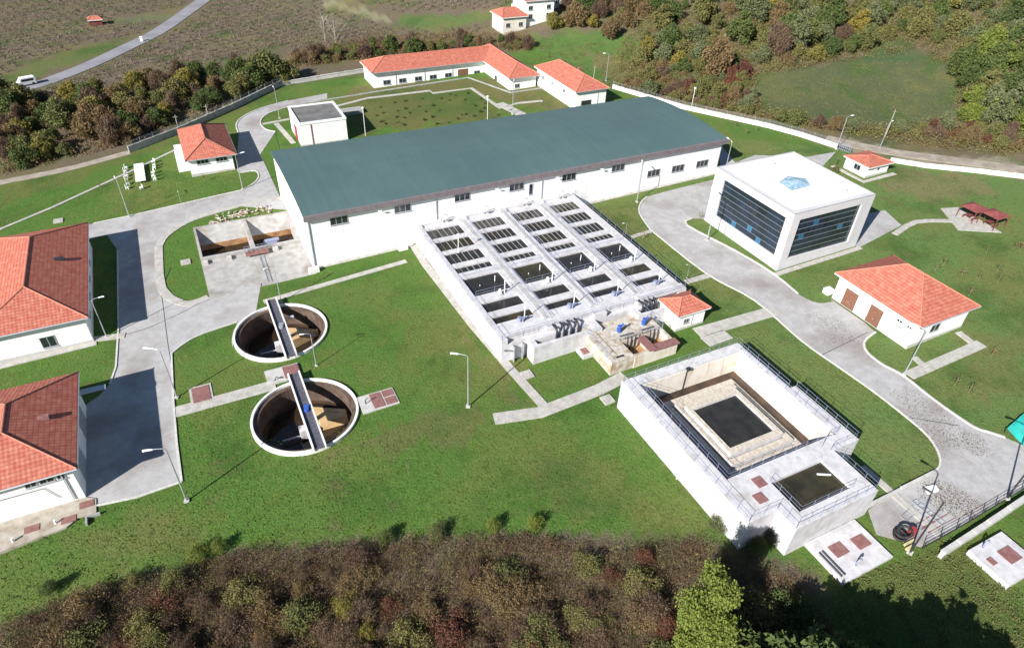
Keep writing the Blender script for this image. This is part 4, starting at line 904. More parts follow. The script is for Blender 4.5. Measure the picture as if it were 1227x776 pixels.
# ------------------------------------------------------------------ boundary walls and fences
def step_wall(name, pts, h, w, label, mt='wallwhite', cap=True, panel=3.0, posts=None):
    pts = [Vector((*p,0)) for p in pts]
    t = thing(name, (pts[0].x,pts[0].y,Z(pts[0].x,pts[0].y)), label, 'wall')
    mb = MB(); cp = MB(); po = MB()
    for a, b in zip(pts[:-1], pts[1:]):
        n = max(1, round((b-a).length/panel)); dn = (b-a).normalized(); nn = Vector((-dn.y,dn.x,0))*w/2
        for i in range(n):
            p, q = a.lerp(b,i/n), a.lerp(b,(i+1)/n); zz = max(Z(p.x,p.y),Z(q.x,q.y))+h
            mb.prism([tuple((p-nn)[:2]),tuple((q-nn)[:2]),tuple((q+nn)[:2]),tuple((p+nn)[:2])], zz-h-1.2, zz)
            cp.prism([tuple((p-nn*1.4)[:2]),tuple((q-nn*1.4)[:2]),tuple((q+nn*1.4)[:2]),tuple((p+nn*1.4)[:2])], zz+.002, zz+.08)
            if posts: po.tube([(p.x,p.y,zz),(p.x,p.y,zz+posts)], .035, 5)
        if posts:
            for hh in (.4,.8,1.1):
                po.tube([(a.x,a.y,Z(a.x,a.y)+h+hh*posts/1.2),(b.x,b.y,Z(b.x,b.y)+h+hh*posts/1.2)], .02, 4)
    mb.build('wall_panel', M[mt], t)
    if cap: cp.build('coping', M[mt], t)
    if posts: po.build('mesh_fence', M['metal'], t)
    return t
step_wall('boundary_wall', px((734,106),(775,118),(820,131),(870,142),(920,153),(960,164),(1003,178)), .9, .35, 'white stepped boundary wall behind the office and hall, left of the gate', posts=1.0)
step_wall('boundary_wall', px((1066,194),(1110,201),(1170,207),(1235,215),(1330,226)), .8, .35, 'white boundary wall running right from the gate house')
step_wall('boundary_wall', px((155,183),(215,160),(280,131),(337,103)), 1.3, .3, 'grey shaded boundary wall behind the guard house', 'greyconc', posts=1.1)  # shaded run of the wall, its shade put into the darker concrete
step_wall('boundary_wall', px((337,103),(385,95),(441,86)), .9, .4, 'pale sunlit boundary wall left of the L-shaped building', 'conc')  # sunlit run of the wall, its brightness put into the paler concrete
step_wall('low_wall', [G(1227,600),G(1180,632),G(1125,668)], .9, .4, 'pale low retaining wall at the right edge above the valve slab', 'conc')
step_wall('edge_wall', [G(1024,616),G(1078,588),G(1118,567)], .35, .25, 'low kerb wall along the upper side of the scrap yard apron', 'conc', panel=20)
fp = [G(1105,657),G(1145,635),G(1207,598),G(1240,578)]
t = thing('chain_fence', (*fp[0],Z(*fp[0])), 'thin dark fence along the lower edge of the yard at the right', 'fence')
mb = MB(); wr = MB()
for a, b in zip(fp[:-1], fp[1:]):
    a, b = Vector(a), Vector(b); n = max(2, round((b-a).length/2.2))
    for i in range(n+1): p = a.lerp(b,i/n); mb.tube([(p.x,p.y,Z(*p)),(p.x,p.y,Z(*p)+1.3)], .045, 5)
    for hh in (.15,.5,.9,1.25): wr.tube([(a.x,a.y,Z(*a)+hh),(b.x,b.y,Z(*b)+hh)], .025, 4)
mb.build('post', M['dark'], t); wr.build('wire', M['dark'], t)
X, Y = G(1000,180); t = thing('entrance_gate', (X,Y,Z(X,Y)), 'pale blue-green sliding gate at the right entrance', 'gate')
a = Vector(G(1003,178)); b = Vector(G(1018,184)); g = MB()
for i in range(8): p = a.lerp(b,i/7); g.tube([(p.x,p.y,Z(*p)+.1),(p.x,p.y,Z(*p)+1.5)], .05, 4)
for hh in (.15,.8,1.5): g.tube([(a.x,a.y,Z(*a)+hh),(b.x,b.y,Z(*b)+hh)], .06, 4)
g.build('gate_leaf', M['rail'], t)
# concrete kerbed ditch near the flat store
o = MB().box(33,40.5,158.5,161,-1.6,.35).build('concrete_tank', M['greyconc']); at_base(o,36,160,-.8)
tag(o, 'dark grey concrete tank behind the flat roofed store', 'tank')

# ------------------------------------------------------------------ street lamps
def make_lamp(mtl='metal'):
    t = thing('street_lamp', (0,0,0), 'x', 'street lamp')
    MB().box(-.25,.25,-.25,.25,-.2,.18).build('base', M['conc'], t, local=True)
    MB().tube([(0,0,.1),(0,0,4),(0,0,7.75)], .095, 8, .06).build('pole', M[mtl], t, local=True)
    MB().tube([(0,0,7.7),(.25,0,7.95),(.8,0,8.05),(1.3,0,8.08)], .045, 6).build('arm', M[mtl], t, local=True)
    MB().tube([(1.1,0,8.05),(1.35,0,8.08),(1.75,0,8.1),(1.95,0,8.06)], .09, 8, .13).build('lamp_head', M['lampwhite'] if mtl == 'metal' else M['dark'], t, local=True)
    return t
lampA = make_lamp(); lampD = make_lamp('dark'); used = {}
LAMPS = [((224,600),8.6,170,'at the grass corner below the west yard, nearest the viewer'),((128,404),6.6,0,'by the corner of the upper left garage building'),
 ((212,476),8.0,150,'beside the framed chamber on the west yard kerb'),((561,487),8.6,150,'alone on the middle lawn between clarifiers and filter tank'),
 ((337,362),6.6,200,'next to the head of the far clarifier bridge'),((379,438),5.6,170,'between the two clarifiers with its head over the water'),
 ((291,227),7.2,10,'at the road bend in front of the guard house'),((155,260),7.2,100,'on the lawn edge left of the picnic slab'),((219,250),3.2,90,'short one on the lawn edge below the guard house'),
 ((763,242),7.6,60,'at the tip of the east road against the long hall'),((847,288),9.0,80,'on the grass strip at the left face of the office'),
 ((748,289),3.6,170,'short one on the lawn right of the filter tank'),((823,333),2.6,170,'very short one at the path end by the pump house'),
 ((1083,449),7.8,120,'at the kerb in front of the workshop'),((1002,179),7.4,0,'at the entrance gate behind the office'),
 ((335,142),7.0,90,'on the grass loop behind the flat roofed store'),((614,137),7.6,60,'behind the hall in front of the L-shaped building'),
 ((726,97),7.2,170,'tall at the back wall right of the storage building'),((1054,178),6.0,10,'on the dirt track above the gate house'),((868,208),7.0,90,'between the office and the end of the hall')]
for k, (b, h, an, lab) in enumerate(LAMPS):
    X, Y = G(*b); s_ = h/8.0
    o = lampA if k == 0 else copy_tree(lampA)
    o.location = (X,Y,Z(X,Y)); o.rotation_euler.z = math.radians(an); o.scale = (s_,s_,s_)
    tag(o, 'grey single arm street lamp '+lab, 'street lamp', 'street lamps around the plant')
for k, (b, h, an, lab) in enumerate((((1090,662),8.6,110,'beside the scrap heap at the lower right'),((1206,597),9.2,130,'on the fence line at the right edge'))):
    X, Y = G(*b); s_ = h/8.; o = lampD if k == 0 else copy_tree(lampD)
    o.location = (X,Y,Z(X,Y)); o.rotation_euler.z = math.radians(an); o.scale = (s_,s_,s_)
    tag(o, 'dark street lamp with drooping head '+lab, 'street lamp', 'dark street lamps at the lower right')
for lab, (X, Y), z, h in (('white globe lamp on thin pole on the left column of the filter tank',(34.9,85.6),T,3.0),('white globe lamp on thin pole behind the hall by the flat roofed store',G(438,163),0,6.2),('white globe lamp on thin pole behind the hall near the garden path corner',G(584,145),0,5.6),('thin pole lamp on the hillside edge above the hall end',G(828,131),0,5.0)):
    z = z or Z(X,Y); t = thing('globe_lamp', (X,Y,z), lab, 'lamp'); MB().tube([(X,Y,z),(X,Y,z+h)], .05, 6).build('pole', M['lampwhite'], t)
    g = MB(); 
    for i in range(6):
        for j in range(10):
            a0, a1 = PI*i/6, PI*(i+1)/6; b0, b1 = 2*PI*j/10, 2*PI*(j+1)/10
            s = lambda a, b: (X+.26*math.sin(a)*math.cos(b), Y+.26*math.sin(a)*math.sin(b), z+h+.2+.26*math.cos(a)); g.face([s(a0,b0),s(a1,b0),s(a1,b1),s(a0,b1)])
    g.build('lamp_globe', M['lampwhite'], t, smooth=True)
for k, (b, h) in enumerate((((710,104),5.5),((1060,165),6.5),((214,156),3.5),((250,143),3.5))):
    X, Y = G(*b); o = MB().tube([(X,Y,Z(X,Y)-.3),(X+.1,Y,Z(X,Y)+h)], .13, 6, .08).box(X-.5,X+.5,Y-.05,Y+.05,Z(X,Y)+h-.5,Z(X,Y)+h-.4).build('utility_pole', M['palebark']); at_base(o,X,Y,Z(X,Y))
    tag(o, ['wooden pole at the foot of the hillside above the hall','wooden pole beside the track above the gate house','short pole on the boundary behind the guard house, left one','short pole on the boundary behind the guard house, right one'][k], 'pole')

# ------------------------------------------------------------------ pergola, picnic set, garden bits
for k, (X, Y) in enumerate(((127.6,61.6),(128.8,58.3))):
    zb = Z(X,Y)+.12; t = thing('pergola', (X,Y,zb), ['red roofed wooden pergola, left of the pair on the white slab','red roofed wooden pergola, right of the pair on the white slab'][k], 'pergola', 'red pergolas')
    w, dp = 1.9, 1.75; P4 = [(X-w,Y-dp),(X+w,Y-dp),(X+w,Y+dp),(X-w,Y+dp)]
    for p in P4: MB().tube([(p[0]*.9+X*.1,p[1]*.9+Y*.1,zb),(p[0]*.9+X*.1,p[1]*.9+Y*.1,zb+2.3)], .08, 6).build('post', M['red'], t)
    r_ = MB(); top = (X,Y,zb+3.0)
    for i in range(4): a, b = P4[i], P4[(i+1) % 4]; r_.face([(a[0],a[1],zb+2.25),(b[0],b[1],zb+2.25),top])
    r_.build('roof', mat('red_felt_roof', (.16,.04,.04), .9, (.22,.065,.06), 2.), t)
    MB().box(X-.9,X+.9,Y-.35,Y+.35,zb+.7,zb+.78).box(X-.1,X+.1,Y-.1,Y+.1,zb,zb+.7).build('table', M['red'], t)
    for s_ in (-1,1): MB().box(X-.9,X+.9,Y+s_*.85-.15,Y+s_*.85+.15,zb+.4,zb+.46).box(X-.8,X-.7,Y+s_*.85-.1,Y+s_*.85+.1,zb,zb+.4).box(X+.7,X+.8,Y+s_*.85-.1,Y+s_*.85+.1,zb,zb+.4).build('bench', M['red'], t)
t = thing('long_table', (-9.4,145,Z(-9,145)), 'long pale picnic slab table on the upper left lawn', 'table'); zb = Z(-9.4,145)
MB().box(-10.4,-8.6,140.8,149.3,zb+.55,zb+.68).build('table_top', M['lampwhite'], t)
for y in (142,145,148): MB().box(-9.8,-9.2,y-.2,y+.2,zb-.1,zb+.55).build('pedestal', M['conc'], t)
seats = [(-12.0,149.5-i*2.0) for i in range(6)]+[(-7.0,150-i*1.8) for i in range(6)]+[(-9.8,138.2)]
proto = None
for i, (X, Y) in enumerate(seats):
    if proto is None:
        proto = thing('garden_chair', (0,0,0), '', 'chair', 'white chairs around the long lawn table')
        MB().box(-.25,.25,-.25,.25,.4,.46).build('seat', M['lampwhite'], proto, local=True); MB().box(-.25,-.2,-.25,.25,.46,.95).build('backrest', M['lampwhite'], proto, local=True)
        for sx in (-1,1):
            for sy in (-1,1): MB().box(sx*.22-.03,sx*.22+.03,sy*.22-.03,sy*.22+.03,0,.4).build('leg', M['lampwhite'], proto, local=True)
        o = proto
    else: o = copy_tree(proto)
    X += random.uniform(-.3,.3); Y += random.uniform(-.3,.3)
    o.location = (X,Y,Z(X,Y)); o.rotation_euler.z = random.uniform(-.5,.5)+(0 if X < -10 else PI); o.scale = (1.05,1.05,1.05)
    o['label'] = 'white garden chair on the %s of the long pale lawn table' % ('left side' if i < 6 else 'right side' if i < 12 else 'near end')

# vehicles far away on the road
def vehicle(name, pxy, L_, W_, Hh, head, lab, cat, m_):
    X, Y = G(*pxy); zb = Z(X,Y)+.12; t = thing(name, (X,Y,zb), lab, cat); t.rotation_euler.z = head
    pr = [(-L_/2,.35),(-L_/2,Hh*.97),(-L_/2+.15,Hh),(L_*.27,Hh),(L_*.40,Hh*.58),(L_/2-.05,Hh*.5),(L_/2,.35)]
    b = MB(); b.face([(p[0],-W_/2,p[1]) for p in pr][::-1]); b.face([(p[0],W_/2,p[1]) for p in pr])
    for i in range(len(pr)):
        p, q = pr[i], pr[(i+1) % len(pr)]; b.face([(p[0],-W_/2,p[1]),(q[0],-W_/2,q[1]),(q[0],W_/2,q[1]),(p[0],W_/2,p[1])][::-1])
    b.build('body', m_, t, local=True)
    g = MB()
    for s_ in (-1,1): g.box(-L_*.38,L_*.28,s_*W_/2-.01,s_*W_/2+.01,Hh*.58,Hh*.85)
    g.face([(L_*.285,-W_*.42,Hh*.96),(L_*.395,-W_*.42,Hh*.62),(L_*.395,W_*.42,Hh*.62),(L_*.285,W_*.42,Hh*.96)]) if False else None
    g.box(L_*.30,L_*.34,-W_*.42,W_*.42,Hh*.7,Hh*.9); g.box(-L_/2-.01,-L_/2+.01,-W_*.4,W_*.4,Hh*.6,Hh*.88); g.build('window', M['glass'], t, local=True)
    for sx in (-.32,.32):
        for s_ in (-1,1): MB().tube([(L_*sx,s_*(W_/2-.2),.35),(L_*sx,s_*(W_/2+.01),.35)], .35, 12).build('wheel', M['rubber'], t, local=True)
vehicle('van', (33,102.5), 4.2, 1.8, 2.0, math.radians(200), 'white van driving on the country road at the far left', 'van', M['lampwhite'])
X, Y = G(170,50); o = MB().box(X-.35,X+.35,Y-.3,Y+.3,Z(X,Y),Z(X,Y)+1.3).box(X-.45,X+.45,Y-.4,Y+.4,Z(X,Y)+1.302,Z(X,Y)+1.4).build('road_marker', M['lampwhite']); at_base(o,X,Y,Z(X,Y)); tag(o, 'small white marker block beside the country road bend', 'road marker')

# scrap yard at lower right
t = thing('tyre_pile', (61.3,17.5,Z(61,17)), 'heap of black hoses and tyres in the yard corner by the thickener', 'scrap heap'); zb = Z(61.3,17.5)
X, Y = G(1075,640); zb = Z(X,Y); t.location = (X,Y,zb)
for i in range(4):
    a = MB(); cx, cy, cz = X+random.uniform(-.4,.4), Y+random.uniform(-.4,.4), zb+.25+i*.2; rr = random.uniform(.45,.7); tl = random.uniform(-.5,.5)
    a.tube([(cx+rr*math.cos(w*2*PI/16), cy+rr*math.sin(w*2*PI/16), cz+tl*rr*math.cos(w*2*PI/16)) for w in range(17)], .14, 6); a.build('hose_coil', M['rubber'], t, smooth=True)
MB().box(X-.8,X+.4,Y-1.9,Y-1.6,zb,zb+.3).box(X-.6,X+.9,Y-1.4,Y-1.2,zb+.1,zb+.35).build('timber', M['sand'], t)
o = MB().tube([(X+1.3,Y-.6,zb),(X+1.3,Y-.6,zb+1.0)], .35, 12).build('drum', M['reddoor']); at_base(o,X+1.3,Y-.6,zb); tag(o, 'red drum beside the black tyre and hose heap', 'drum')
for k, (a, b) in enumerate((((1100,632),(1143,606)),((1108,636),(1150,612)),((1083,622),(1120,586)),((1095,600),(1130,628)))):
    a, b = Vector(G(*a)), Vector(G(*b)); z = Z(*a)+.12; mb = MB()
    dn = (b-a).normalized(); nn = Vector((-dn.y,dn.x))*.35
    mb.tube([(*(a+nn),z),(*(b+nn),z)], .06, 4).tube([(*(a-nn),z),(*(b-nn),z)], .06, 4)
    if k > 1:
        for i in range(7): p = a.lerp(b,i/6); mb.tube([(*(p+nn),z+.02),(*(p-nn),z+.02)], .04, 4)
    o = mb.build('steel_frame', M['hatch'] if k < 2 else M['metal']); at_base(o,a.x,a.y,z); tag(o, ['rusty steel profiles lying nearest the fence in the scrap yard','rusty steel profiles lying toward the grey road in the scrap yard','grey ladder-like frame lying left in the scrap yard','grey ladder-like frame lying crosswise in the scrap yard'][k], 'steel frame')
X, Y = G(1115,587); o = MB().prism([(X-.9,Y-.3),(X+.6,Y-.5),(X+.9,Y+.2),(X-.5,Y+.5)], Z(X,Y)+.04, Z(X,Y)+.35).build('white_sack', M['lampwhite']); at_base(o,X,Y,Z(X,Y)); tag(o, 'white sack lying at the upper side of the scrap yard', 'sack')
# turquoise sail at the right edge
X, Y = G(1222,520); zb = Z(X,Y)
t = thing('turquoise_canopy', (X,Y,zb), 'turquoise tarpaulin canopy cut by the right edge', 'canopy')
c = MB(); n = 8
A_, B_, C_, D_ = [Vector((*G(*p),0)) for p in ((1203,518),(1245,480),(1270,520),(1228,545))]
for i in range(n):
    for j in range(n):
        def q(a, b):
            p = (A_*(1-a)+B_*a)*(1-b)+(D_*(1-a)+C_*a)*b; return (p.x,p.y,zb+.7+.5*math.sin(a*PI)*math.sin(b*PI)+.08*math.sin(a*20)*math.cos(b*14))
        c.face([q(i/n,j/n),q((i+1)/n,j/n),q((i+1)/n,(j+1)/n),q(i/n,(j+1)/n)])
c.build('tarpaulin', M['teal'], t, smooth=True)
for p in (A_,B_,C_,D_): MB().tube([(p.x,p.y,zb-.2),(p.x,p.y,zb+.75)], .05, 5).build('pole', M['dark'], t)

# ------------------------------------------------------------------ vegetation
def leaf_mesh(name, pts, size, material, jitter=.4, flat=0., stem=0.):
    "a mesh of many small leaf clump quads at pts"
    n = len(pts); pts = np.asarray(pts)
    a = rng.normal(size=(n,3)); a[:,2] += stem*1.6; a /= np.linalg.norm(a, axis=1)[:,None]
    b = rng.normal(size=(n,3)); b -= (b*a).sum(1)[:,None]*a; b /= np.linalg.norm(b, axis=1)[:,None]
    if flat: a[:,2] *= (1-flat); b[:,2] *= (1-flat)
    s = (size*(1+jitter*rng.uniform(-1,1,n)))[:,None]
    kk = rng.uniform(0,1,n)[:,None] < stem*.75
    a *= s*np.where(kk, 1.7, .6); b *= s*np.where(kk, .12, .42)
    V = np.stack([pts-a*.9, pts-b, pts+a, pts+b*.8+a*.1], 1).reshape(-1,3)
    me = bpy.data.meshes.new(name); me.vertices.add(n*4); me.vertices.foreach_set('co', V.ravel())
    me.loops.add(n*4); me.loops.foreach_set('vertex_index', np.arange(n*4)); me.polygons.add(n)
    me.polygons.foreach_set('loop_start', np.arange(n)*4); me.polygons.foreach_set('loop_total', np.full(n,4)); me.update()
    at_ = me.attributes.new('var', 'FLOAT', 'FACE'); at_.data.foreach_set('value', rng.uniform(0,1,n)**1.3)
    me.materials.append(material); return me
def crown_pts(h, r, n, lobes=7, base=.3, droop=0):
    out = []; L_ = []
    for k in range(lobes):
        f_ = (k+.5)/lobes; zz = base*h+(1-base)*h*(.1+.74*f_); w = r*(.5+.5*math.sin(PI*min(1,f_*.8+.18)))
        an = k*2.4+rng.uniform(-.7,.7); rad = w*rng.uniform(.3,.85)
        L_.append((rad*math.cos(an), rad*math.sin(an), zz*rng.uniform(.88,1.08), w*rng.uniform(.32,.62)))
    L_.append((rng.uniform(-.2,.2)*r,rng.uniform(-.2,.2)*r,h*.84,r*.42)); L_.append((0,0,h*(.5+base*.3),r*.6))
    for (x, y, z, q) in L_:
        per = int(n*q*q/sum(l[3]**2 for l in L_))
        d_ = rng.normal(size=(per,3)); d_ /= np.linalg.norm(d_, axis=1)[:,None]; rr = q*(rng.uniform(.2,1.,per)**.5)*(1+.25*np.sin(d_[:,0]*7+z)*np.cos(d_[:,1]*6+x))*rng.uniform(.85,1.2,per)
        p = d_*rr[:,None]*np.array([1,1,.85])+np.array([x,y,z]); out.append(p)
    p = np.concatenate(out); return p[p[:,2] > .1]
def make_tree(h, r, n, size, trunk_h=.45, lobes=7, base=.28):
    "returns (crown points mesh per palette factory, trunk mesh)"
    P = crown_pts(h, r, n, lobes, base)
    tb = MB(); tb.tube([(0,0,-.4),(.05,.02,h*.25),(.1,-.05,h*.5),(.05,0,h*.8)], .035*h*.5+.05, 7, .03)
    for k in range(6):
        a = k*1.05+.3; z = h*(.25+.08*k); tb.tube([(0.05,0,z),(math.cos(a)*r*.35,math.sin(a)*r*.35,z+h*.12),(math.cos(a)*r*.62,math.sin(a)*r*.62,z+h*.2)], .05+.006*h, 5, .02)
    me = bpy.data.meshes.new('trunk'); me.from_pydata(tb.v, [], tb.f); me.materials.append(M['bark'])
    return P, size, me
VAR = {}
def get_tree(kind, pal):
    key = (kind, pal)
    if key not in VAR:
        spec = SPEC[kind]
        if ('p', kind) not in VAR: VAR[('p', kind)] = make_tree(**spec)
        P, size, tm = VAR[('p', kind)]
        VAR[key] = (leaf_mesh('crown_'+pal, P, size, LM[pal], stem=1. if pal == 'twig' else .35 if pal == 'brown' else 0.), tm)
    return VAR[key]
SPEC = dict(
 tall=dict(h=8., r=2.8, n=5200, size=.4, lobes=11, base=.12), broad=dict(h=6.2, r=3.6, n=5200, size=.4, lobes=12, base=.1),
 mid=dict(h=4.8, r=2.5, n=3000, size=.34, lobes=9, base=.06), bush=dict(h=2.6, r=1.7, n=1500, size=.26, lobes=5, base=.05),
 near=dict(h=9.5, r=2.9, n=26000, size=.2, lobes=12, base=.12), nearbush=dict(h=2.8, r=2.1, n=4200, size=.15, lobes=9, base=.02))
def plant(name, kind, pal, X, Y, s, label, cat, group, sz=None, trunk=True):
    crown, tm = get_tree(kind, pal)
    t = thing(name, (X,Y,Z(X,Y)), label, cat, group); t.rotation_euler.z = random.uniform(0,6.28); t.scale = (s,s,sz or s)
    c = bpy.data.objects.new('crown', crown); COL.objects.link(c); c.parent = t
    if trunk: k = bpy.data.objects.new('trunk', tm); COL.objects.link(k); k.parent = t
    return t
ADJ = dict(green='green', bright='bright green', olive='olive green', yellow='yellow autumn', brown='brown autumn', rust='rust red', grey='grey-green', twig='bare twiggy')
def scatter(pxpoly, n, mind, kinds, pals, name, where, cat, group, smin=.7, smax=1.2, taken=None):
    xs_ = [p[0] for p in pxpoly]; ys_ = [p[1] for p in pxpoly]; placed = taken if taken is not None else []; c = 0; tries = 0
    while c < n and tries < n*40:
        tries += 1
        x, y = random.uniform(min(xs_),max(xs_)), random.uniform(min(ys_),max(ys_))
        if not inside(pxpoly, np.array([x]), np.array([y]))[0]: continue
        X, Y = G(x, y)
        if any((X-a)**2+(Y-b)**2 < mind**2 for a, b in placed): continue
        placed.append((X,Y)); pal = random.choice(pals); kd = random.choice(kinds); s = random.uniform(smin,smax)
        plant(name, kd, pal, X, Y, s, '%s %s %s' % (ADJ[pal], cat, where), cat, group, s*random.uniform(.85,1.2)); c += 1
    return c
tk = []
scatter([(0,125),(60,118),(150,105),(215,100),(260,112),(235,140),(160,168),(80,192),(0,206)], 62, 3.0, ['mid','broad','broad'], ['olive','brown','olive','olive','yellow','green','twig'], 'autumn_tree', 'in the wood left above the boundary lane', 'tree', 'trees in the left wood', .55,.95,tk)
scatter([(200,92),(300,78),(335,95),(300,112),(235,135),(205,125)], 20, 2.8, ['mid','broad'], ['olive','green','brown','twig'], 'autumn_tree', 'behind the guard house boundary wall', 'tree', 'trees behind the guard house', .6,.9,tk)
for p, kd, pal, s in (((318,100),'broad','olive',1.35),((300,108),'broad','green',1.0),((344,98),'mid','olive',1.1)):
    X, Y = G(*p); plant('autumn_tree', kd, pal, X, Y, s, ADJ[pal]+' rounded tree beside the bend of the boundary wall', 'tree', 'rounded trees by the wall bend')
scatter([(345,80),(440,70),(590,58),(640,60),(600,50),(450,58),(350,68)], 64, 1.9, ['mid','bush'], ['olive','brown','twig','green'], 'hedge_tree', 'in the hedge behind the L-shaped building', 'tree', 'hedge trees behind the L-shaped building', .6,.95,tk)
scatter([(660,42),(720,32),(800,40),(790,0),(665,0)], 22, 4.5, ['mid','broad'], ['olive','green','brown','yellow','twig'], 'autumn_tree', 'around the far houses at the top edge', 'tree', 'trees around the far houses', .7,1.1,tk)
X, Y = G(730,46); plant('autumn_tree', 'broad', 'brown', X, Y, .9, 'lone brown and olive tree on the far green meadow', 'tree', None)
# hillside woods
scatter([(790,0),(1227,0),(1227,60),(1150,60),(1100,50),(1000,70),(905,86),(840,100),(760,80),(780,30)], 120, 4.0, ['tall','broad','mid','mid'], ['green','olive','olive','olive','olive','grey','grey','grey','green','green','brown','twig','olive','yellow','olive','grey','green'], 'hillside_tree', 'on the wooded hillside at the upper right', 'tree', 'trees on the upper hillside', .5,1.2,tk)
scatter([(1155,60),(1227,40),(1227,165),(1160,150),(1145,110)], 30, 3.2, ['tall','broad'], ['green','bright','olive','olive','grey'], 'hillside_tree', 'in the dense wood at the right edge', 'tree', 'trees at the right edge', .7,1.1,tk)
scatter([(760,80),(840,100),(900,88),(905,130),(860,125),(790,105)], 44, 2.3, ['mid','bush'], ['rust','brown','olive','olive','twig','grey'], 'scrub_tree', 'on the brown scrub bank above the hall end', 'tree', 'scrub on the bank above the hall', .5,.95,tk)
scatter([(740,108),(1000,158),(1040,158),(1060,162),(1150,172),(1227,185),(1227,160),(1150,150),(1050,160),(960,150),(900,135),(760,95)], 80, 2.1, ['bush','mid','bush'], ['rust','brown','olive','olive','olive','twig','grey','grey'], 'scrub_bush', 'along the outside of the right boundary wall', 'bush', 'bushes along the right boundary', .5,.9,tk)
for p, s in (((918,20),1.1),((942,46),.9),((1136,12),1.0)):
    X, Y = G(*p); plant('yellow_tree', 'mid', 'yellow', X, Y, s*1.3, 'vivid yellow tree among the green hillside wood', 'tree', 'vivid yellow trees on the hillside')
# hillside undergrowth (uncountable)
def scrub_stuff(name, pxpoly, n, hgt, size, pal, clump=.8, per=14, label=None, cat='undergrowth', excl=None, stem=0.):
    pts = []
    xs_ = np.array([p[0] for p in pxpoly]); ys_ = np.array([p[1] for p in pxpoly])
    q = np.stack([rng.uniform(xs_.min(),xs_.max(),n*3), rng.uniform(ys_.min(),ys_.max(),n*3)],1)
    mk = inside(pxpoly, q[:,0], q[:,1]); q = q[mk][:n]
    for x, y in q:
        X, Y = G(x, y)
        if excl and excl(X, Y): continue
        z = Z(X,Y); hh = hgt*random.uniform(.5,1.2)
        p = rng.normal(size=(per,3))*np.array([clump*.5,clump*.5,0]); p[:,2] = rng.uniform(0,1,per)*hh*np.exp(-(p[:,0]**2+p[:,1]**2)/clump**2)
        pts.append(p+np.array([X,Y,z]))
    me = leaf_mesh(name, np.concatenate(pts), size, LM[pal], stem=stem); o = bpy.data.objects.new(name, me); COL.objects.link(o)
    tag(o, label, cat, kind='stuff'); return o
hillp = [(740,60),(790,0),(1227,0),(1227,190),(1060,170),(900,140),(740,104)]
meadow = poly_px((905,92),(1000,76),(1100,60),(1148,85),(1140,145),(1060,155),(960,145),(905,122))
notm = lambda X, Y: inside(meadow, np.array([X]), np.array([Y]))[0]
scrub_stuff('hillside_undergrowth', hillp, 1700, 2.4, .25, 'brown', 1.5, 34, stem=.5, label='brown undergrowth covering the hillside between trees', excl=notm)
scrub_stuff('green_undergrowth', hillp, 3400, 2.6, .26, 'olive', 1.7, 34, label='olive green undergrowth covering the hillside between trees', excl=notm)
scrub_stuff('rough_grass', [(905,92),(1000,76),(1100,60),(1148,85),(1140,145),(1060,155),(960,145),(905,122)], 500, .35, .22, 'grey', 1.2, 14, 'tussocky dull green grass on the hillside meadow', 'grass')
# hazel orchards top left: rows too many to count
roadpts = [np.array(p) for p in hw]
def near_road(X, Y): return min((X-p[0])**2+(Y-p[1])**2 for p in roadpts) < 25
orch_px = [(-30,-30),(640,-30),(600,14),(560,44),(440,60),(330,58),(250,84),(215,96),(90,112),(-30,122)]
op = poly_px(*orch_px); ou = [p[0] for p in op]; ov = [p[1] for p in op]
pts = []; trk = []
th = .35
strips_ = [poly_px((130,22),(225,9),(215,24),(140,31)), poly_px((100,52),(185,40),(70,88),(0,108),(0,90)), poly_px((390,-5),(480,16),(600,8),(600,24),(530,38),(470,34),(385,8))]
gx_ = np.arange(-150, 250, 3.1); gy_ = np.arange(120, 420, 3.3)
cand = []
for a in gx_:
    for b in gy_:
        X = a*math.cos(th)-(b-250)*math.sin(th)+40; Y = a*math.sin(th)+(b-250)*math.cos(th)+250
        cand.append((X+random.uniform(-.5,.5),Y+random.uniform(-.5,.5)))
cand = np.array(cand); mk = inside(op, cand[:,0], cand[:,1])
for s_ in strips_: mk &= ~inside(s_, cand[:,0], cand[:,1])
cand = cand[mk]
for X, Y in cand:
    if near_road(X, Y) or random.random() < .05: continue
    z = Z(X,Y); r_ = random.uniform(.9,1.5); n = 46
    d_ = rng.normal(size=(n,3)); d_ /= np.linalg.norm(d_,axis=1)[:,None]; d_[:,2] = np.abs(d_[:,2])
    pts.append(d_*(r_*rng.uniform(.35,1,n))[:,None]*np.array([1,1,1.15])+np.array([X,Y,z]))
me = leaf_mesh('hazel_orchard', np.concatenate(pts), .34, LM['hazel'], stem=.6); o = bpy.data.objects.new('hazel_orchard', me); COL.objects.link(o)
tag(o, 'wide brown leafless hazel orchard in rows beyond the plant', 'orchard', kind='stuff')
scrub_stuff('wood_undergrowth', [(0,118),(150,103),(250,92),(330,75),(345,98),(250,138),(160,172),(0,210)], 900, 1.5, .3, 'brown', 1.2, 18, 'brown undergrowth of the wood above the boundary lane')
scrub_stuff('field_thicket', [(345,82),(440,72),(590,60),(640,62),(640,40),(540,40),(440,46),(345,64)], 800, 1.6, .28, 'brown', 1.3, 22, 'brown thicket between the L-shaped building and the orchards', stem=.5)
scrub_stuff('field_weeds', [(440,40),(540,38),(600,28),(640,45),(800,60),(760,105),(660,80),(600,60),(440,62)], 500, .8, .24, 'olive', 1.2, 16, 'olive weeds on the field behind the buildings', 'weeds')
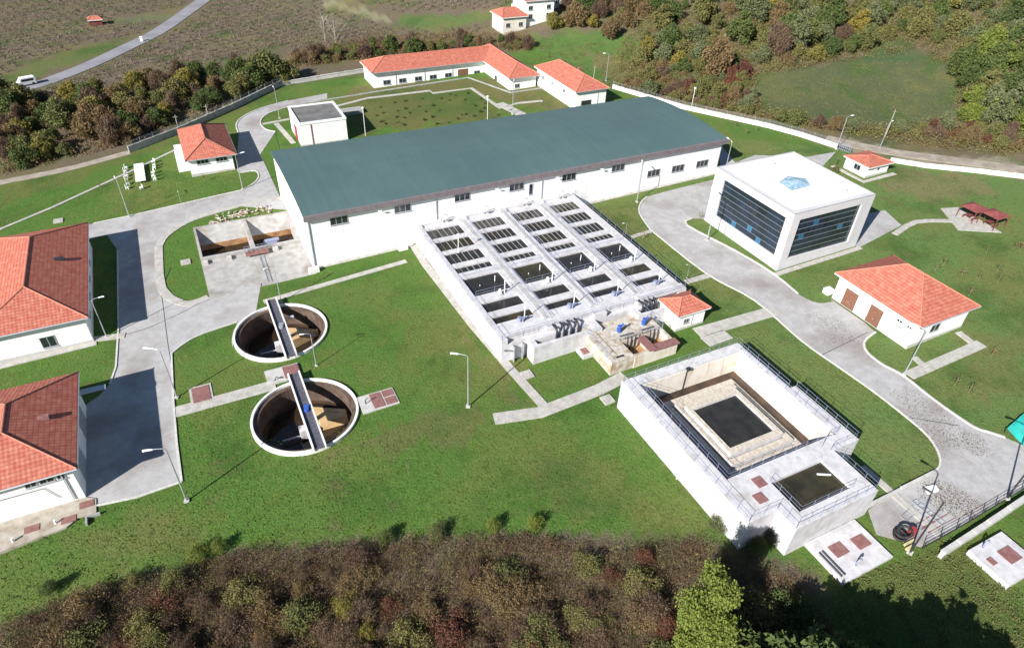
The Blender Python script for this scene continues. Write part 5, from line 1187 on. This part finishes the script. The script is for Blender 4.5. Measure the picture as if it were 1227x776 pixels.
scrub_stuff('road_verge', [(0,100),(60,90),(140,62),(215,20),(235,24),(170,70),(60,112),(0,122)], 260, 1.0, .26, 'green', 1.2, 18, 'dark green growth along the verges of the country road', 'verge', excl=lambda X, Y: min((X-p[0])**2+(Y-p[1])**2 for p in roadpts) < 13)
# tall bare tree at the top
def bare_tree(X, Y, h, label, r=1.6):
    t = thing('bare_tree', (X,Y,Z(X,Y)), label, 'tree'); z = Z(X,Y)
    MB().tube([(X,Y,z-.3),(X+.1,Y,z+h*.5),(X,Y+.1,z+h*.95)], .16, 6, .04).build('trunk', M['palebark'], t)
    b = MB()
    for k in range(34):
        zz = z+h*random.uniform(.2,.9); a = random.uniform(0,6.28); l = r*random.uniform(.5,1.2)*(1.25-(zz-z)/h)
        q = (X+math.cos(a)*l, Y+math.sin(a)*l, zz+l*1.1); b.tube([(X+.05,Y,zz),q], .05, 4, .015)
        for _ in range(3): w = random.uniform(-.6,.6); b.tube([q,(q[0]+math.cos(a+w)*l*.5,q[1]+math.sin(a+w)*l*.5,q[2]+l*.6)], .025, 3, .01)
    b.build('crown', M['palebark'], t)
X, Y = G(403,60); bare_tree(X, Y, 10, 'tall pale leafless tree standing in front of the orchards', 2.4)
X, Y = G(390,50); bare_tree(X, Y, 8, 'shorter pale leafless tree left of the tall one', 2.0)
# foreground brush bank
fg = [(0,748),(120,708),(200,688),(300,662),(400,655),(520,648),(640,645),(740,662),(830,650),(905,668),(960,700),(1010,776),(1010,860),(0,860)]
scrub_stuff('dry_brush', fg, 5200, 1.7, .105, 'twig', .9, 56, 'dense dry brown brush on the bank along the bottom', stem=1.)
scrub_stuff('bramble', fg, 1700, 1.3, .12, 'rust', .8, 30, 'rusty bramble growth on the bank along the bottom', 'bramble', stem=.5)
scrub_stuff('golden_weeds', fg, 420, 1.6, .14, 'yellow', .8, 24, 'golden seed heads among the brush on the bottom bank', 'weeds', stem=.6)
scrub_stuff('tan_stalks', fg, 1500, 1.7, .1, 'brown', .9, 40, 'tan dead stalks among the brush on the bottom bank', 'weeds', stem=1.)
scrub_stuff('weeds', fg, 2200, 1.2, .12, 'olive', .8, 30, 'olive weeds between the brush on the bottom bank', 'weeds')
for pal, n in (('twig',30),('brown',20),('yellow',2),('olive',18),('rust',7)):
    scatter([(60,745),(200,705),(330,680),(520,668),(640,665),(760,690),(800,760),(800,800),(40,800)], n, 1.1, ['nearbush'], [pal], 'brush_bush', 'on the bank along the bottom edge', 'bush', pal+' bushes on the bottom bank', .4,1.0)
scatter([(880,720),(960,730),(1000,776),(960,860),(850,860)], 9, 2., ['nearbush'], ['green','olive'], 'brush_bush', 'in the deep shade right of the bright tree', 'bush', 'bushes in the shade at the bottom', .6,1.1)
X, Y = G(828,786); plant('bright_tree', 'near', 'bright', X, Y, .88, 'bright yellow-green leafy tree at the bottom edge, largest in view', 'tree', None, 1.45)
plant('bright_tree', 'near', 'olive', X+2.2, Y-1.6, .55, 'smaller olive leafy tree right of the bright one at the bottom edge', 'tree', None)
for k, (X, Y, s) in enumerate(((33.0,12.6,1.3),(35.8,11.2,1.35),(38.4,9.2,1.3),(41.2,7.2,1.3),(44.0,5.0,1.25),(31.0,10.4,1.3),(46.4,2.2,1.2),(36.0,7.6,1.6),(41.0,4.2,1.6))):
    plant('dark_tree', 'tall', 'green', X, Y, s*1.1, 'tall green tree on the bank just under the bottom edge', 'tree', 'tall trees under the bottom edge')
for k, p in enumerate(((62,708),(163,700),(236,668),(262,660),(462,648),(524,643),(590,634),(640,632))):
    X, Y = G(*p); plant('lawn_shrub', 'nearbush', ['green','olive','bright','bright'][k % 4], X, Y, .38+.08*(k % 3), 'small lone shrub on the lower lawn edge, number %s from the left' % ['one','two','three','four','five','six','seven','eight'][k], 'shrub', 'shrubs dotted along the lower lawn edge', .55)
X, Y = G(771,672); plant('rust_shrub', 'nearbush', 'rust', X, Y, .5, 'rust red shrub standing on the lawn above the brush', 'shrub', None, .6)
for k, p in enumerate(((860,632),(905,655),(925,645))):
    X, Y = G(*p); plant('wall_shrub', 'nearbush', ['grey','green','green','olive'][k], X, Y, .55, ['grey-green shrub at the foot of the thickener side wall','green shrub below the notch of the thickener','green shrub below the thickener front wall'][k], 'shrub', None)
# saplings on the lawns
sap = [(1181,303),(1172,335),(1215,298),(1130,318),(1120,325),(1152,330),(1195,325),(1160,355),(1187,427),(1160,470),(1143,462),(1222,300),(1192,240),(1093,205),(1140,215),(1000,198),(905,158),(893,162),(880,153),(838,263),(770,287),(245,218),(190,240),(120,225),(1195,338),(735,415)]
for k, p in enumerate(sap):
    X, Y = G(*p); z = Z(X,Y); t = thing('staked_sapling', (X,Y,z), 'thin staked sapling planted on the lawn', 'sapling', 'staked saplings on the lawns')
    MB().tube([(X,Y,z-.1),(X+.05,Y,z+1.5)], .03, 5).build('stake', M['wood'], t)
    P = rng.normal(size=(60,3))*np.array([.28,.28,.4])+np.array([.15,0,1.1]); me = leaf_mesh('crown', P, .16, LM[['green','olive','brown'][k % 3]])
    c = bpy.data.objects.new('crown', me); COL.objects.link(c); c.parent = t
# rows of small garden plants behind the hall
pl = None; n = 0
for i in range(12):
    for j in range(5):
        X = 40+i*2.9+random.uniform(-1.1,1.1); Y = 144.5+j*4.1+random.uniform(-1.3,1.3)
        if random.random() < .2: continue
        if X > 71 or (X < 44 and j > 3): continue
        plant('garden_shrub', 'bush', random.choice(['green','olive','grey']), X, Y, random.uniform(.16,.26), 'tiny shrub planted in rows in the garden behind the hall', 'shrub', 'tiny shrubs in the garden behind the hall', trunk=False)
# a few shrubs by gate house
for p in ((990,208),(1000,206)):
    X, Y = G(*p); plant('gate_shrub', 'bush', 'olive', X, Y, .5, 'olive shrub left of the gate house wall', 'shrub', 'shrubs by the gate house')
# leaf litter on the roads
pts = []
for poly, n in (([(1070,470),(1090,465),(1150,510),(1160,530),(1120,540)],2200),([(965,372),(1010,385),(1030,410),(990,412)],1300),([(1110,575),(1140,580),(1175,606),(1160,620),(1110,600)],2200),([(1150,515),(1190,530),(1180,545),(1150,540)],700)):
    xs_ = [p[0] for p in poly]; ys_ = [p[1] for p in poly]; c = 0
    while c < n:
        x, y = random.uniform(min(xs_),max(xs_)), random.uniform(min(ys_),max(ys_))
        if inside(poly, np.array([x]), np.array([y]))[0]: X, Y = G(x, y); pts.append((X,Y,Z(X,Y)+.06)); c += 1
me = leaf_mesh('leaf_litter', np.array(pts)+rng.normal(size=(len(pts),3))*np.array([.5,.5,0]), .12, LM['twig'], .5, .93); o = bpy.data.objects.new('leaf_litter', me); COL.objects.link(o); tag(o, 'scattered brown leaves and straw on the east road', 'leaf litter', kind='stuff')
scrub_stuff('rough_weeds', [(1000,705),(1060,680),(1160,640),(1190,690),(1240,720),(1240,790),(1010,790)], 700, .5, .13, 'olive', .6, 18, 'rough weeds on the slope at the lower right', 'weeds')
# short lawn tufts near the camera
pts = []
q = np.stack([rng.uniform(-60,1260,26000), rng.uniform(430,760,26000)],1)
lawnpoly = [(0,668),(110,612),(218,585),(212,500),(300,470),(310,510),(360,542),(430,500),(590,515),(740,470),(745,500),(885,645),(830,645),(640,640),(300,660),(120,705),(0,745)]
q = q[inside(lawnpoly, q[:,0], q[:,1])]
for x, y in q: X, Y = G(x, y); pts.append((X,Y,Z(X,Y)+.05))
me = leaf_mesh('lawn_tufts', np.array(pts), .17, LM['grass'], .5, .3); o = bpy.data.objects.new('lawn_tufts', me); COL.objects.link(o); tag(o, 'tufts of lawn grass across the lower lawn', 'grass', kind='stuff')

# ------------------------------------------------------------------ light
EL = math.radians(31); saz = np.array([-.9,-.436]); saz /= np.linalg.norm(saz)
sd = Vector((saz[0]*math.cos(EL), saz[1]*math.cos(EL), math.sin(EL)))
sun = bpy.data.lights.new('sun', 'SUN'); sun.energy = 5.0; sun.angle = math.radians(.5); sun.color = (1,.96,.9)
so = bpy.data.objects.new('sun', sun); COL.objects.link(so); so.rotation_euler = sd.to_track_quat('Z','Y').to_euler(); so.location = (0,0,100)
w = bpy.data.worlds.new('World'); scene.world = w; w.use_nodes = True; N = w.node_tree.nodes
sk_ = N.new('ShaderNodeTexSky'); sk_.sky_type = 'NISHITA'; sk_.sun_disc = False; sk_.ozone_density = 5.; sk_.air_density = 1.4; sk_.dust_density = .3; sk_.sun_elevation = EL; sk_.sun_rotation = math.atan2(sd.x, sd.y)
w.node_tree.links.new(sk_.outputs[0], N['Background'].inputs['Color']); N['Background'].inputs['Strength'].default_value = .05
vs_ = scene.view_settings; vs_.view_transform = 'Standard'; vs_.look = 'None'; vs_.gamma = 1; vs_.exposure = .95; vs_.use_curve_mapping = False
scene.render.engine = 'CYCLES'
# every label that several look-alikes share needs a group; nothing unnamed stays behind
for o in list(bpy.data.objects):
    if o.name.startswith('x') and not o.children and o.type == 'MESH' and len(o.data.vertices) == 0: bpy.data.objects.remove(o)
